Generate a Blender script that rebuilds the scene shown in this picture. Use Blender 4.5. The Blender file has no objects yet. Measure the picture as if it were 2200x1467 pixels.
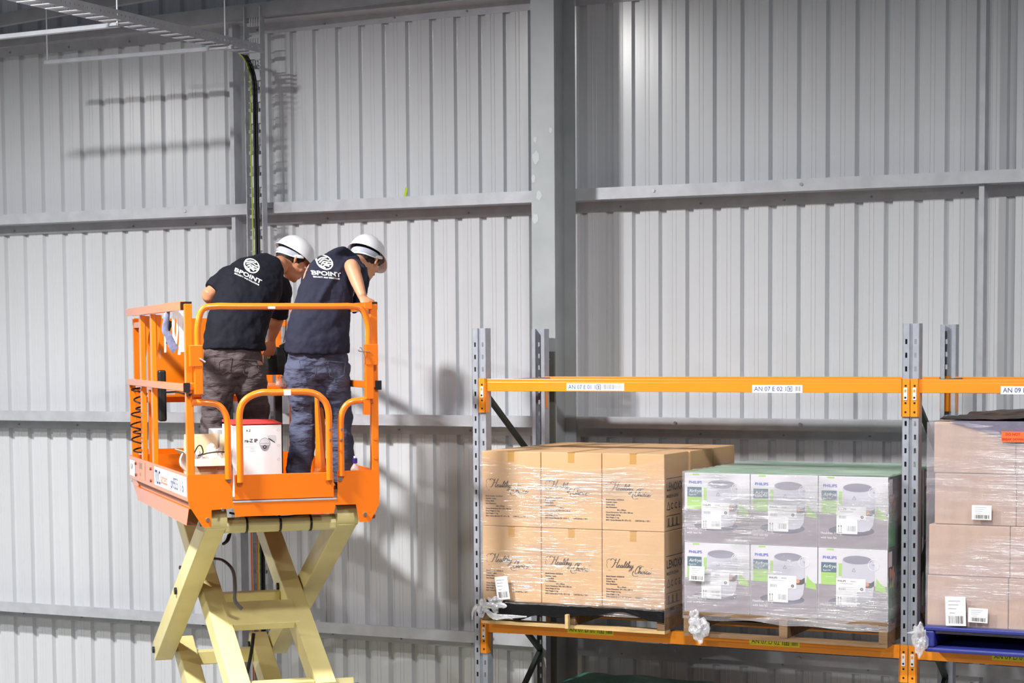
import bpy, bmesh, math, random
from mathutils import Vector, Matrix, noise
from mathutils.bvhtree import BVHTree
random.seed(7)
R_ = math.radians
C = bpy.context.scene.collection
H = 5.0                      # camera height above the floor

# ------------------------------------------------------------------ camera
AL, PT, RL, FPX, CY, BE = R_(26.16), R_(4.15), R_(.381), 4255., 1053., R_(45.24)
fw = Vector((-math.sin(AL)*math.cos(PT), math.cos(AL)*math.cos(PT), -math.sin(PT)))
rt = Vector((math.cos(AL), math.sin(AL), 0)); dn = fw.cross(rt)
rt2 = rt*math.cos(RL)+dn*math.sin(RL); dn2 = -rt*math.sin(RL)+dn*math.cos(RL)
cam = bpy.data.cameras.new('camera'); camo = bpy.data.objects.new('camera', cam); C.objects.link(camo)
cam.sensor_fit = 'HORIZONTAL'; cam.sensor_width = 36; cam.lens = FPX/2200*36
cam.shift_y = (CY-733.5)/2200; cam.clip_start = .1; cam.clip_end = 200
m = Matrix((rt2, -dn2, -fw)).transposed().to_4x4(); m.translation = (0, 0, H)
camo.matrix_world = m
bpy.context.scene.camera = camo

# ------------------------------------------------------------------ light
w = bpy.data.worlds.new('world'); bpy.context.scene.world = w; w.use_nodes = True
w.node_tree.nodes['Background'].inputs[0].default_value = (.86, .90, 1.0, 1)
w.node_tree.nodes['Background'].inputs[1].default_value = .078
def lamp(name, x, y, z, power, size, col=(1, .985, .965)):
    l = bpy.data.lights.new(name, 'AREA'); l.shape = 'DISK'; l.size = size; l.energy = power; l.color = col; l.spread = R_(169)
    o = bpy.data.objects.new(name, l); C.objects.link(o); o.location = (x, y, z+H); return o
lamp('high_bay_and_fill_light', -7.7, 6.9, 3.0, 460, .45)
lamp('high_bay_and_fill_light', -14.5, 4.8, 3.0, 420, .55)
lamp('high_bay_and_fill_light', -2.6, 6.4, 3.0, 180, .55)
lamp('high_bay_and_fill_light', -5.5, -4.0, 3.0, 620, .55)  # added front fill behind the camera, brightens girts and carton fronts
lamp('high_bay_and_fill_light', 2.6, 6.6, 3.0, 190, .55)  # added fill from the right, power set to lighten the cartons' right sides
vs = bpy.context.scene.view_settings
bpy.context.scene.display_settings.display_device = 'sRGB'
vs.view_transform = 'Standard'; vs.look = 'None'; vs.exposure = 0.78; vs.gamma = 1; vs.use_curve_mapping = False

# ------------------------------------------------------------------ pixel helpers (a pixel and a real depth give a point)
def ray(x, y): return rt2*((x-1100)/FPX)+dn2*((y-CY)/FPX)+fw
def onY(x, y, Y): d = ray(x, y); return d*(Y/d.y)
LN = Vector((-math.sin(BE), math.cos(BE), 0)); LS = Vector((math.cos(BE), math.sin(BE), 0))
P0 = ray(404, 1020)*11.1                       # top of the toe board, near left corner (camera frame)
LB = Vector((P0.x, P0.y, P0.z-.15+H))          # platform floor, near left corner (world)
def LP(px, py, v):                             # pixel + depth into the platform -> (u, v, z) in the lift frame
    d = ray(px, py); q = d*((P0+LN*v).dot(LN)/d.dot(LN)); e = q-P0
    return Vector((e.dot(LS), v, e.z+.15))

# ------------------------------------------------------------------ materials
def srgb(r, g, b):
    f = lambda c: (c/255/12.92) if c/255 <= .04045 else ((c/255+.055)/1.055)**2.4
    return (f(r), f(g), f(b), 1)
MATS = {}
def mat(name, rgb, rough=.5, metal=0, var=0., vscale=6, bump=0, bscale=60, spec=.5, stretch=None, coat=0, rgb2=None, bdist=.01):
    if name in MATS: return MATS[name]
    mt = bpy.data.materials.new(name); mt.use_nodes = True; nt = mt.node_tree; b = nt.nodes['Principled BSDF']
    c = srgb(*rgb); b.inputs['Base Color'].default_value = c
    b.inputs['Roughness'].default_value = rough; b.inputs['Metallic'].default_value = metal
    b.inputs['Specular IOR Level'].default_value = spec; b.inputs['Coat Weight'].default_value = coat
    tc = nt.nodes.new('ShaderNodeTexCoord'); mp = nt.nodes.new('ShaderNodeMapping')
    nt.links.new(tc.outputs['Object'], mp.inputs[0])
    if stretch: mp.inputs['Scale'].default_value = stretch
    if var or rgb2:
        n = nt.nodes.new('ShaderNodeTexNoise'); n.inputs['Scale'].default_value = vscale; n.inputs['Detail'].default_value = 6
        nt.links.new(mp.outputs[0], n.inputs['Vector'])
        mx = nt.nodes.new('ShaderNodeMix'); mx.data_type = 'RGBA'
        rp = nt.nodes.new('ShaderNodeMapRange'); rp.inputs[1].default_value = .35; rp.inputs[2].default_value = .65
        nt.links.new(n.outputs['Fac'], rp.inputs[0]); nt.links.new(rp.outputs[0], mx.inputs['Factor'])
        c2 = srgb(*rgb2) if rgb2 else tuple(x*(1-var) for x in c[:3])+(1,)
        mx.inputs['A'].default_value = c; mx.inputs['B'].default_value = c2
        nt.links.new(mx.outputs['Result'], b.inputs['Base Color'])
    if bump:
        n = nt.nodes.new('ShaderNodeTexNoise'); n.inputs['Scale'].default_value = bscale; n.inputs['Detail'].default_value = 4
        nt.links.new(mp.outputs[0], n.inputs['Vector'])
        bp = nt.nodes.new('ShaderNodeBump'); bp.inputs['Strength'].default_value = bump; bp.inputs['Distance'].default_value = bdist
        nt.links.new(n.outputs['Fac'], bp.inputs['Height']); nt.links.new(bp.outputs[0], b.inputs['Normal'])
    b.inputs['Coat Roughness'].default_value = .12
    MATS[name] = mt; return mt
M_clad = mat('cladding_paint', (208, 211, 216), .22, 0, .06, 1.2, .06, 3, .6, stretch=(1, 1, .12), bdist=.02)
M_galv = mat('galvanised_steel', (190, 193, 200), .40, .12, .14, 9, .05, 90)
M_galvd = mat('galvanised_steel_dull', (150, 151, 157), .5, .1, .16, 9, .05, 90)
M_col = mat('column_paint', (172, 178, 182), .45, 0, 0, 3.2, rgb2=(160, 166, 170))
M_colp = mat('column_patch_paint', (190, 196, 198), .45)
M_colg = mat('guard_paint', (98, 100, 96), .5, 0, .1)
M_rack = mat('rack_galvanised', (172, 177, 188), .40, .15, .12, 20, .05, 120)
M_rackd = mat('rack_brace_green', (52, 62, 58), .5, .2, .2)
M_beam = mat('rack_beam_orange', (250, 150, 28), .35, 0, .05, 5, coat=.2)
M_lift = mat('lift_orange', (250, 122, 4), .30, 0, .05, 4, coat=1, spec=.6)
M_liftp = mat('lift_panel_orange', (252, 138, 10), .38, 0, .04, 4, coat=.2)
M_rail = mat('lift_rail_orange', (252, 128, 14), .28, 0, .05, 4, coat=1, spec=.6)
M_cream = mat('scissor_cream', (226, 214, 150), .40, 0, 0, 3, coat=.1, rgb2=(214, 199, 136))
M_black = mat('black_plastic', (22, 22, 24), .45)
M_rubber = mat('black_rubber', (16, 16, 17), .6)
M_blackgloss = mat('black_sheet', (16, 16, 18), .38, bump=.5, bscale=18, spec=.3)
M_steel = mat('bright_steel', (200, 200, 205), .25, .9)
M_card = mat('cardboard', (210, 172, 130), .75, 0, .07, 3, .08, 60, .25)
M_cardb = mat('cardboard_pinkish', (198, 168, 146), .72, 0, .10, 5, .15, 50, .3, stretch=(3, 3, .6))
M_cardin = mat('cardboard_inside', (204, 178, 146), .8)
M_tape = mat('clear_tape', (196, 152, 88), .3)
M_ink = mat('black_ink', (42, 34, 30), .6)
M_wood = mat('pallet_pine', (216, 184, 130), .75, 0, .3, 3, .2, 30, .2, stretch=(1, 9, 9))
M_woodd = mat('pallet_old_wood', (140, 112, 84), .8, 0, .35, 3, .3, 30, .2, stretch=(1, 9, 9))
M_blue = mat('pallet_blue_plastic', (52, 60, 142), .4, 0, .15, 5, .1, 40)
M_white = mat('label_white', (238, 238, 240), .5)
M_yel = mat('label_yellow', (238, 226, 30), .45)
M_lblue = mat('label_blue_text', (28, 60, 130), .5)
M_navy = mat('navy_text', (48, 48, 110), .5)
M_or = mat('orange_text', (232, 120, 70), .5)
M_conc = mat('concrete_floor', (150, 148, 142), .55, 0, .15, 1.5)
M_skin = mat('skin', (196, 134, 100), .5, 0, .12, 14, .05, 120, .4)
M_skin2 = mat('skin_light', (208, 150, 116), .5, 0, .10, 14, .05, 120, .4)
M_hair = mat('dark_hair', (24, 20, 20), .55, bump=.6, bscale=220)
M_shirt = mat('shirt_navy_black', (19, 20, 31), .85, 0, .15, 8, .35, 14, .25, bdist=.015)
M_shirt2 = mat('shirt_faded_navy', (38, 39, 56), .85, 0, .15, 8, .35, 14, .25, bdist=.015)
M_trbr = mat('trousers_brown', (84, 74, 76), .85, 0, .18, 7, 1, 7, .25, stretch=(1, 1, 2.6), bdist=.035)
M_trbl = mat('trousers_slate', (80, 84, 106), .85, 0, .18, 7, 1, 7, .25, stretch=(1, 1, 2.6), bdist=.035)
M_shoe = mat('boot_brown', (58, 40, 32), .6)
M_helmet = mat('helmet_white', (222, 222, 227), .28, coat=.3)
M_strap = mat('helmet_strap_grey', (170, 174, 190), .5)
M_print = mat('shirt_print_white', (236, 236, 240), .7)
M_yg = mat('earth_cable_yellow_green', (176, 200, 40), .45)
M_orc = mat('orange_cable', (212, 98, 40), .45)
M_red = mat('red_lid', (226, 64, 62), .4)
M_redd = mat('dark_red_side', (120, 52, 48), .5)
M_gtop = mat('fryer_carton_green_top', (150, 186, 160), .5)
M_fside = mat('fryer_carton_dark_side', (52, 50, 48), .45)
M_fgreen = mat('fryer_print_green', (40, 140, 68), .45)
M_flime = mat('fryer_print_lime', (160, 204, 92), .45)
M_fteal = mat('fryer_print_teal', (52, 96, 112), .45)
M_fback = mat('fryer_print_pale', (216, 214, 220), .45)
M_fcount = mat('fryer_print_counter', (150, 140, 148), .45, 0, .15, 3, stretch=(.5, 1, 5))
M_fbody = mat('fryer_print_body', (198, 196, 208), .45)
M_flid = mat('fryer_print_lid', (140, 136, 152), .45)
M_fshadow = mat('fryer_print_dark', (92, 92, 108), .45)
M_fblue = mat('fryer_print_blue_text', (70, 80, 190), .45)
M_grey = mat('grey_print', (150, 150, 160), .5)
M_orsk = mat('prawn_print_orange', (214, 140, 96), .45)
M_pink = mat('pinkish_paper', (222, 190, 180), .5)
M_orlab = mat('fluoro_orange_label', (252, 112, 52), .5)
def glassy(name, col, base, rough, glint, scale, stretch, dist=.006, patch=1.6, var=2.6):
    """clear film: mostly see-through, a little milky, with glossy creases where it is stretched"""
    mt = bpy.data.materials.new(name); mt.use_nodes = True; nt = mt.node_tree; nt.nodes.clear(); N = nt.nodes.new; Lk = nt.links.new
    out = N('ShaderNodeOutputMaterial'); mix = N('ShaderNodeMixShader'); mix2 = N('ShaderNodeMixShader')
    tr = N('ShaderNodeBsdfTransparent'); gl = N('ShaderNodeBsdfPrincipled'); gs = N('ShaderNodeBsdfGlossy')
    gs.inputs['Roughness'].default_value = rough; gs.inputs['Color'].default_value = (1, 1, 1, 1)
    gl.inputs['Base Color'].default_value = srgb(*col); gl.inputs['Roughness'].default_value = .35
    tc = N('ShaderNodeTexCoord'); mp = N('ShaderNodeMapping'); mp.inputs['Scale'].default_value = stretch; mp.inputs['Rotation'].default_value = (0, .05, 0)
    Lk(tc.outputs['Object'], mp.inputs[0])
    n = N('ShaderNodeTexNoise'); n.inputs['Scale'].default_value = scale; n.inputs['Detail'].default_value = 3; n.inputs['Distortion'].default_value = .8
    Lk(mp.outputs[0], n.inputs['Vector'])
    bp = N('ShaderNodeBump'); bp.inputs['Strength'].default_value = 1; bp.inputs['Distance'].default_value = dist
    Lk(n.outputs['Fac'], bp.inputs['Height']); Lk(bp.outputs[0], gs.inputs['Normal'])
    n2 = N('ShaderNodeTexNoise'); n2.inputs['Scale'].default_value = patch; n2.inputs['Detail'].default_value = 2
    mp2 = N('ShaderNodeMapping'); mp2.inputs['Scale'].default_value = (1, 1, 2.2); Lk(tc.outputs['Object'], mp2.inputs[0]); Lk(mp2.outputs[0], n2.inputs['Vector'])
    mr = N('ShaderNodeMapRange'); mr.inputs[1].default_value = .42; mr.inputs[2].default_value = .68; mr.inputs[3].default_value = base; mr.inputs[4].default_value = min(1, base*var)
    Lk(n2.outputs['Fac'], mr.inputs[0]); Lk(mr.outputs[0], mix.inputs[0])
    mg = N('ShaderNodeMapRange'); mg.inputs[1].default_value = .47; mg.inputs[2].default_value = .66; mg.inputs[3].default_value = glint*.05; mg.inputs[4].default_value = glint
    Lk(n2.outputs['Fac'], mg.inputs[0]); Lk(mg.outputs[0], mix2.inputs[0])
    Lk(tr.outputs[0], mix.inputs[1]); Lk(gl.outputs[0], mix.inputs[2]); Lk(mix.outputs[0], mix2.inputs[1]); Lk(gs.outputs[0], mix2.inputs[2]); Lk(mix2.outputs[0], out.inputs[0])
    return mt
M_film = glassy('stretch_film', (224, 216, 222), .06, .15, .17, 4.5, (.28, .28, 15), .012, 1.5, 3.2)
M_film3 = glassy('stretch_film_hazy', (214, 208, 222), .16, .2, .16, 4.5, (.4, .4, 12), .012, 1.2, 2.6)
M_film2 = glassy('stretch_film_tight', (224, 222, 232), .13, .15, .42, 4.5, (.32, .32, 17), .012, 1.7, 2.6)
M_filmg = glassy('stretch_film_greenish', (176, 204, 186), .35, .2, .3, 5, (.6, 5, 6), .012)
M_filmk = glassy('stretch_film_crumpled', (236, 236, 242), .26, .14, .5, 16, (1, 1, 1), .01, 9)
M_clear = glassy('clear_plastic', (230, 214, 208), .35, .08, .10, 4, (1, 1, 1), .001)

# ------------------------------------------------------------------ mesh helpers
class MB:
    def __init__(s): s.v = []; s.f = []; s.mi = []; s.cur = 0; s.T = None
    def add(s, vs, fs):
        o = len(s.v)
        s.v += [tuple(s.T @ Vector(p)) if s.T else tuple(p) for p in vs]
        for f in fs: s.f.append([i+o for i in f]); s.mi.append(s.cur)
        return s
    def box(s, x0, x1, y0, y1, z0, z1):
        return s.add([(x0, y0, z0), (x1, y0, z0), (x1, y1, z0), (x0, y1, z0), (x0, y0, z1), (x1, y0, z1), (x1, y1, z1), (x0, y1, z1)],
              [(3, 2, 1, 0), (4, 5, 6, 7), (0, 1, 5, 4), (1, 2, 6, 5), (2, 3, 7, 6), (3, 0, 4, 7)])
    def prism(s, poly, a, b, axis='y'):           # polygon in the two other axes, extruded a..b
        def p(q, t):
            if axis == 'y': return (q[0], t, q[1])
            if axis == 'x': return (t, q[0], q[1])
            return (q[0], q[1], t)
        n = len(poly); vs = [p(q, a) for q in poly]+[p(q, b) for q in poly]
        return s.add(vs, [tuple(range(n))[::-1], tuple(range(n, 2*n))]+[(i, (i+1) % n, n+(i+1) % n, n+i) for i in range(n)])
    def bar(s, a, b, wd, ht, up=(0, 0, 1)):       # rectangular bar from a to b
        a = Vector(a); b = Vector(b); t = (b-a).normalized(); up = Vector(up); up = Vector((0, 1, 0)) if abs(t.dot(up.normalized())) > .98 else up; sd = t.cross(up).normalized(); u = sd.cross(t)
        vs = [e+sd*(i*wd/2)+u*(j*ht/2) for e in (a, b) for i, j in ((-1, -1), (1, -1), (1, 1), (-1, 1))]
        return s.add(vs, [(0, 1, 2, 3), (7, 6, 5, 4), (0, 4, 5, 1), (1, 5, 6, 2), (2, 6, 7, 3), (3, 7, 4, 0)])
    def loft(s, pts, rad, seg=16, ref=(1, 0, 0), n=4, cap=True, k=2.0):
        pts = [Vector(p) for p in pts]; rad = [(r, r) if not isinstance(r, (tuple, list)) else r for r in rad]
        P = []; Q = []
        m_ = len(pts)
        for i in range(m_-1):
            p0, p1, p2, p3 = pts[max(i-1, 0)], pts[i], pts[i+1], pts[min(i+2, m_-1)]
            for j in range(n):
                t = j/n
                P.append(.5*((2*p1)+(p2-p0)*t+(2*p0-5*p1+4*p2-p3)*t*t+(-p0+3*p1-3*p2+p3)*t**3))
                e = t*t*(3-2*t); Q.append(tuple(rad[i][q]*(1-e)+rad[i+1][q]*e for q in (0, 1)))
        P.append(pts[-1]); Q.append(rad[-1])
        vs = []; tr_ = ref is None; N = len(P)
        if tr_:
            t0 = (P[1]-P[0]).normalized(); ref = Vector((0, 0, 1)) if abs(t0.z) < .8 else Vector((1, 0, 0))
        ref = Vector(ref)
        for i in range(N):
            t = (P[min(i+1, N-1)]-P[max(i-1, 0)]).normalized()
            sd = (ref-t*ref.dot(t)).normalized(); up = t.cross(sd)
            if tr_: ref = sd
            for q in range(seg):
                a = 2*math.pi*q/seg; c, d = math.cos(a), math.sin(a)
                if k != 2.0: c = math.copysign(abs(c)**(2/k), c); d = math.copysign(abs(d)**(2/k), d)
                vs.append(P[i]+sd*(Q[i][0]*c)+up*(Q[i][1]*d))
        fs = [(i*seg+q, i*seg+(q+1) % seg, (i+1)*seg+(q+1) % seg, (i+1)*seg+q) for i in range(N-1) for q in range(seg)]
        if cap: fs += [tuple(range(seg))[::-1], tuple((N-1)*seg+q for q in range(seg))]
        return s.add(vs, fs)
    def tube(s, pts, r, seg=10, n=4, ref=None):
        return s.loft(pts, [r]*len(pts), seg, ref, n)
    def cyl(s, a, b, r, seg=14): 
        t = (Vector(b)-Vector(a)).normalized(); ref = (0, 0, 1) if abs(t.z) < .8 else (1, 0, 0)
        return s.loft([a, b], [r, r], seg, ref, 1)
    def ball(s, c, r, T=None, seg=18, rings=12):
        c = Vector(c); r = (r, r, r) if not isinstance(r, (tuple, list)) else r; vs = []
        for i in range(rings+1):
            th = math.pi*i/rings
            for q in range(seg):
                ph = 2*math.pi*q/seg
                v = Vector((r[0]*math.sin(th)*math.cos(ph), r[1]*math.sin(th)*math.sin(ph), r[2]*math.cos(th)))
                vs.append(c+(T @ v if T else v))
        return s.add(vs, [(i*seg+q, (i+1)*seg+q, (i+1)*seg+(q+1) % seg, i*seg+(q+1) % seg) for i in range(rings) for q in range(seg)])
    def quad(s, x0, x1, z0, z1, y): return s.add([(x0, y, z0), (x1, y, z0), (x1, y, z1), (x0, y, z1)], [(0, 1, 2, 3)])
    def disc(s, cx, cz, rx, rz, y, seg=28): return s.add([(cx+rx*math.cos(2*math.pi*i/seg), y, cz+rz*math.sin(2*math.pi*i/seg)) for i in range(seg)], [tuple(range(seg))])
    def ring(s, cx, cz, r0, r1, y, seg=32):
        vs = [(cx+r*math.cos(2*math.pi*i/seg), y, cz+r*math.sin(2*math.pi*i/seg)) for r in (r0, r1) for i in range(seg)]
        return s.add(vs, [(i, (i+1) % seg, seg+(i+1) % seg, seg+i) for i in range(seg)])
    def build(s, name, mats, parent=None, smooth=False, bevel=0, loc=None):
        me = bpy.data.meshes.new(name); me.from_pydata([tuple(p) for p in s.v], [], s.f)
        if not isinstance(mats, (list, tuple)): mats = [mats]
        for q in mats: me.materials.append(q)
        for p, i in zip(me.polygons, s.mi): p.material_index = i
        bm = bmesh.new(); bm.from_mesh(me)
        if not s.flat: bmesh.ops.recalc_face_normals(bm, faces=bm.faces)
        bm.to_mesh(me); bm.free()
        if smooth: 
            for p in me.polygons: p.use_smooth = True
            me.set_sharp_from_angle(angle=R_(38))
        o = bpy.data.objects.new(name, me); C.objects.link(o)
        if parent: o.parent = parent
        if loc is not None: o.location = loc
        if bevel:
            b = o.modifiers.new('bevel', 'BEVEL'); b.width = bevel; b.segments = 2; b.limit_method = 'ANGLE'
        return o
    flat = False
def thing(name, label, cat, loc=(0, 0, 0), rz=0, group=None):
    o = bpy.data.objects.new(name, None); C.objects.link(o); o.empty_display_size = .1
    o.location = loc; o.rotation_euler = (0, 0, rz); return tag(o, label, cat, group)
def tag(o, label, cat, group=None):
    o['label'] = label; o['category'] = cat
    if group: o['group'] = group
    return o
def struct(o): o['kind'] = 'structure'; return o
def dup(root, loc=None, label=None, group=None, parent=None):
    c = root.copy(); C.objects.link(c); c.parent = parent
    if loc is not None: c.location = loc
    if label: c['label'] = label
    if group: c['group'] = group
    for ch in list(root.children): dup(ch, parent=c)
    return c
TXT = {}
def text_mesh(s, size, align='LEFT', shear=0, weight=0, sx=1):
    k = (s, size, align, shear, weight, sx)
    if k in TXT: return TXT[k]
    cu = bpy.data.curves.new('text', 'FONT'); cu.body = s; cu.size = size; cu.align_x = align; cu.shear = shear; cu.offset = weight; cu.resolution_u = 3
    o = bpy.data.objects.new('text', cu); C.objects.link(o)
    me = bpy.data.meshes.new_from_object(o.evaluated_get(bpy.context.evaluated_depsgraph_get()))
    bpy.data.objects.remove(o); bpy.data.curves.remove(cu)
    TXT[k] = ([(v.co.x*sx, v.co.y) for v in me.vertices], [tuple(p.vertices) for p in me.polygons]); bpy.data.meshes.remove(me)
    return TXT[k]
def put_text(mb, s, size, x, z, y, **kw):          # writes in the x-z plane, facing -y
    v, f = text_mesh(s, size, **kw); mb.add([(x+a, y, z+b) for a, b in v], f); return mb
def barcode(mb, x0, x1, z0, z1, y, n=18):
    rnd = random.Random(int(abs(x0*1e4))+n); x = x0; st = (x1-x0)/n
    while x < x1-st*.4:
        wd = st*rnd.choice((.25, .4, .6)); mb.quad(x, x+wd, z0, z1, y); x += st
    return mb
def ribbon(mb, pts, y, w0, w1=None, n=5, nib=None):
    """smooth pen stroke in the x-z plane"""
    P = []; m_ = len(pts); pts = [Vector(p) for p in pts]
    for i in range(m_-1):
        p0, p1, p2, p3 = pts[max(i-1, 0)], pts[i], pts[i+1], pts[min(i+2, m_-1)]
        for j in range(n):
            t = j/n; P.append(.5*((2*p1)+(p2-p0)*t+(2*p0-5*p1+4*p2-p3)*t*t+(-p0+3*p1-3*p2+p3)*t**3))
    P.append(pts[-1]); L = []
    for i, p in enumerate(P):
        d = (P[min(i+1, len(P)-1)]-P[max(i-1, 0)]); d = d.normalized() if d.length else Vector((1, 0))
        wdt = w0*(.35+.65*abs(d.y)) if nib else w0
        nn = Vector((-d.y, d.x))*wdt/2; L.append((p+nn, p-nn))
    vs = [(q.x, y, q.y) for a in L for q in a]
    mb.add(vs, [(2*i, 2*i+2, 2*i+3, 2*i+1) for i in range(len(P)-1)]); return mb

# ================================================================== SETTING
WY = 12.3
PITCH = .1905
XPH = onY(1847.7, 100, WY).x                    # centre of one rib
mb = MB()
prof = []
k0 = int((-22-XPH)/PITCH); k1 = int((3-XPH)/PITCH)
for k in range(k0, k1):
    c = XPH+k*PITCH
    prof += [(c-.030, 0), (c-.019, .029), (c+.017, .029), (c+.028, 0), (c+.062, 0), (c+.0645, -.0022), (c+.0685, -.0022), (c+.071, 0),
             (c+.0885, 0), (c+.091, -.0022), (c+.095, -.0022), (c+.0975, 0)]
zs = [0, 2.2, 4.4, 6.6, 9.4]
vs_ = [(x, WY+d, z) for z in zs for x, d in prof]; n_ = len(prof)
mb.add(vs_, [(j*n_+i, j*n_+i+1, (j+1)*n_+i+1, (j+1)*n_+i) for j in range(len(zs)-1) for i in range(n_-1)])
mb.flat = True
struct(mb.build('wall_back', M_clad))
struct(MB().box(-23, 4, -3, 12.6, -.2, 0).build('floor', M_conc))

def girt(zweb, x0, x1, label, bolts=(), up=True):
    t = thing('wall_girt', label, 'girt', (x0, 12.1, zweb+H), 0, 'horizontal steel girts along the wall')
    L = x1-x0; b = MB()
    # Z section: inner flange up, web, outer flange down on the sheeting
    poly = [(0, 0), (0, .075), (.018, .075), (.018, .072), (.003, .072), (.003, 0), (.1965, 0), (.1965, -.072), (.1995, -.075), (.1995, -.003), (.003, -.003), (0, -.003)]
    poly = [(0, -.002), (0, .075), (.018, .075), (.018, .0725), (.0025, .0725), (.0025, .001), (.1995, .001), (.1995, -.072), (.197, -.072), (.197, -.002)]
    b.prism(poly, 0, L, 'x'); b.build('girt_section', M_galv, t)
    for bx in bolts:
        q = MB(); q.cyl((bx-x0, -.008, .04), (bx-x0, .004, .04), .011, 6); q.build('bolt', M_steel, t)
    # cladding screws through the outer flange
    k = math.ceil((x0-XPH)/PITCH)
    while XPH+k*PITCH+.095 < x1-.02:
        if XPH+k*PITCH+.08 > x0+.02:
            xx = XPH+k*PITCH+.08-x0
            if k % 3 == 0: MB().cyl((xx, .188, -.04), (xx, .198, -.04), .007, 6).build('cladding_screw', M_galvd, t)
        k += 1
    return t
CX = -5.54
lev = [(2.345, 'top girt'), (.967, 'upper girt above the rack tops'), (-.545, 'middle girt behind the platform rails'), (-2.045, 'lowest girt near the bottom edge')]
ll = ['grey steel girt high on the wall under the roof, left of the column', 'pale grey steel girt behind the white helmets, left of the column',
      'grey steel girt passing behind the lift guardrails', 'grey steel girt passing behind the scissor arms, lowest on the left']
lr = ['short visible end of the highest girt right of the column', 'long bright steel girt above the pallet rack, right of the column',
      'grey steel girt just under the upper rack beam', 'grey steel girt under the lower rack beam, lowest on the right']
for i, (zw, _) in enumerate(lev):
    girt(zw, -22, CX, ll[i], [(-6.1, -8.6, -8.05)[i % 3]])
    girt(zw, CX+.003, 2.5, lr[i], [-4.75 if i != 1 else -4.9, -3.9])

# vertical bridging channels between the girts
def bridging(x, z0, z1, label):
    b = MB(); b.prism([(0, 0), (.032, 0), (.032, .10), (.029, .10), (.029, .003), (0, .003)], z0+H, z1+H, 'z')
    b.T = None; o = b.build('bridging_channel', [M_galv]); o.location = (x, 12.14, 0)
    return tag(o, label, 'channel', 'vertical bridging channels between the girts')
for x, nm in ((-8.222, 'left of the cable ladder'), (-2.79, 'near the right edge of the wall')):
    for (z0, z1, w_) in ((.972, 2.34, 'upper'), (-.54, .964, 'middle'), (-2.04, -.548, 'lower'), (-4.98, -2.05, 'lowest')):
        bridging(x, z0+.001, z1-.001, 'thin vertical galvanised channel on the %s wall stretch, %s' % (w_, nm))

# main column
t = thing('steel_column', 'tall pale grey steel I-section column rising between the lift and the rack', 'column', (CX, 11.765, 0))
for nm, a in (('front_flange', (0, .014)), ('rear_flange', (.320, .334))):
    MB().box(-.083, .083, a[0], a[1], 0, 9.4).build(nm, M_col, t)
MB().box(-.005, .005, .014, .320, 0, 9.4).build('web', M_col, t)
rnd = random.Random(3)
pb = MB()
for (px, py, r) in ((1152, 338, .026), (1146, 385, .016), (1150, 300, .012), (1183, 280, .012), (1158, 420, .02), (1150, 470, .022)):
    c = onY(px, py, 11.765); n2 = 12
    pb.add([(max(-.0825, min(.0825, c.x-CX+r*(.7+.5*rnd.random())*math.cos(2*math.pi*i/n2))), -.0012, c.z+H+1.6*r*(.7+.5*rnd.random())*math.sin(2*math.pi*i/n2)) for i in range(n2)], [tuple(range(n2))])
pb.build('touch_up_paint', M_colp, t)
gz = onY(1185, 755, 11.74).z+H
MB().box(.028, .085, -.024, -.002, 0, gz).build('column_guard_angle', M_colg, t, bevel=.002)
MB().cyl((.052, -.028, gz-.05), (.052, -.02, gz-.05), .007, 8).build('guard_bolt', M_steel, t)

# raking braces near the roof
def brace_bar(pa, pb_, Ya, Yb, wd, ht, label):
    a = onY(*pa, Ya); b = onY(*pb_, Yb); a.z += H; b.z += H
    o = MB().bar((0, 0, 0), b-a, wd, ht).build('roof_strut', M_galvd); o.location = a
    return tag(o, label, 'strut')
brace_bar((-60, 96), (1120, -45), 12.0, 12.0, .05, .10, 'grey raking strut just above the highest girt, left of the column')
brace_bar((-80, 58), (560, -55), 11.7, 11.7, .05, .09, 'grey raking strut in the dark top left corner')

# ================================================================== vertical cable ladder
lx0, lx1, ly = onY(527, 300, 11.95).x, onY(562, 300, 11.95).x, 11.95
ztop = onY(540, 14, 11.95).z+H
t = thing('cable_ladder', 'vertical galvanised cable ladder running up the wall behind the workers', 'cable ladder', (lx0, ly, 0))
W = lx1-lx0
for xx in (0, W-.006):
    MB().prism([(xx, 0), (xx+.006, 0), (xx+.006, .06), (xx, .06)], .02, ztop, 'z').build('side_rail', M_galv, t)
k = 0; z = ztop-.12
while z > .2:
    r = MB()
    r.box(.006, W-.006, .035, .055, z-.012, z+.012)
    for q in range(4): r.box(.03+q*.02, .038+q*.02, .028, .036, z-.01, z+.05)
    r.box(.006, W-.006, .04, .044, z+.05, z+.058)
    if k < 60: r.build('rung', M_galv, t)
    z -= .15; k += 1
for zz in (2.42, 1.03, -.46, -1.96):
    MB().box(.01, W-.01, .058, .148, zz+H-.03, zz+H+.005).build('wall_bracket', M_galvd, t)
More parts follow.
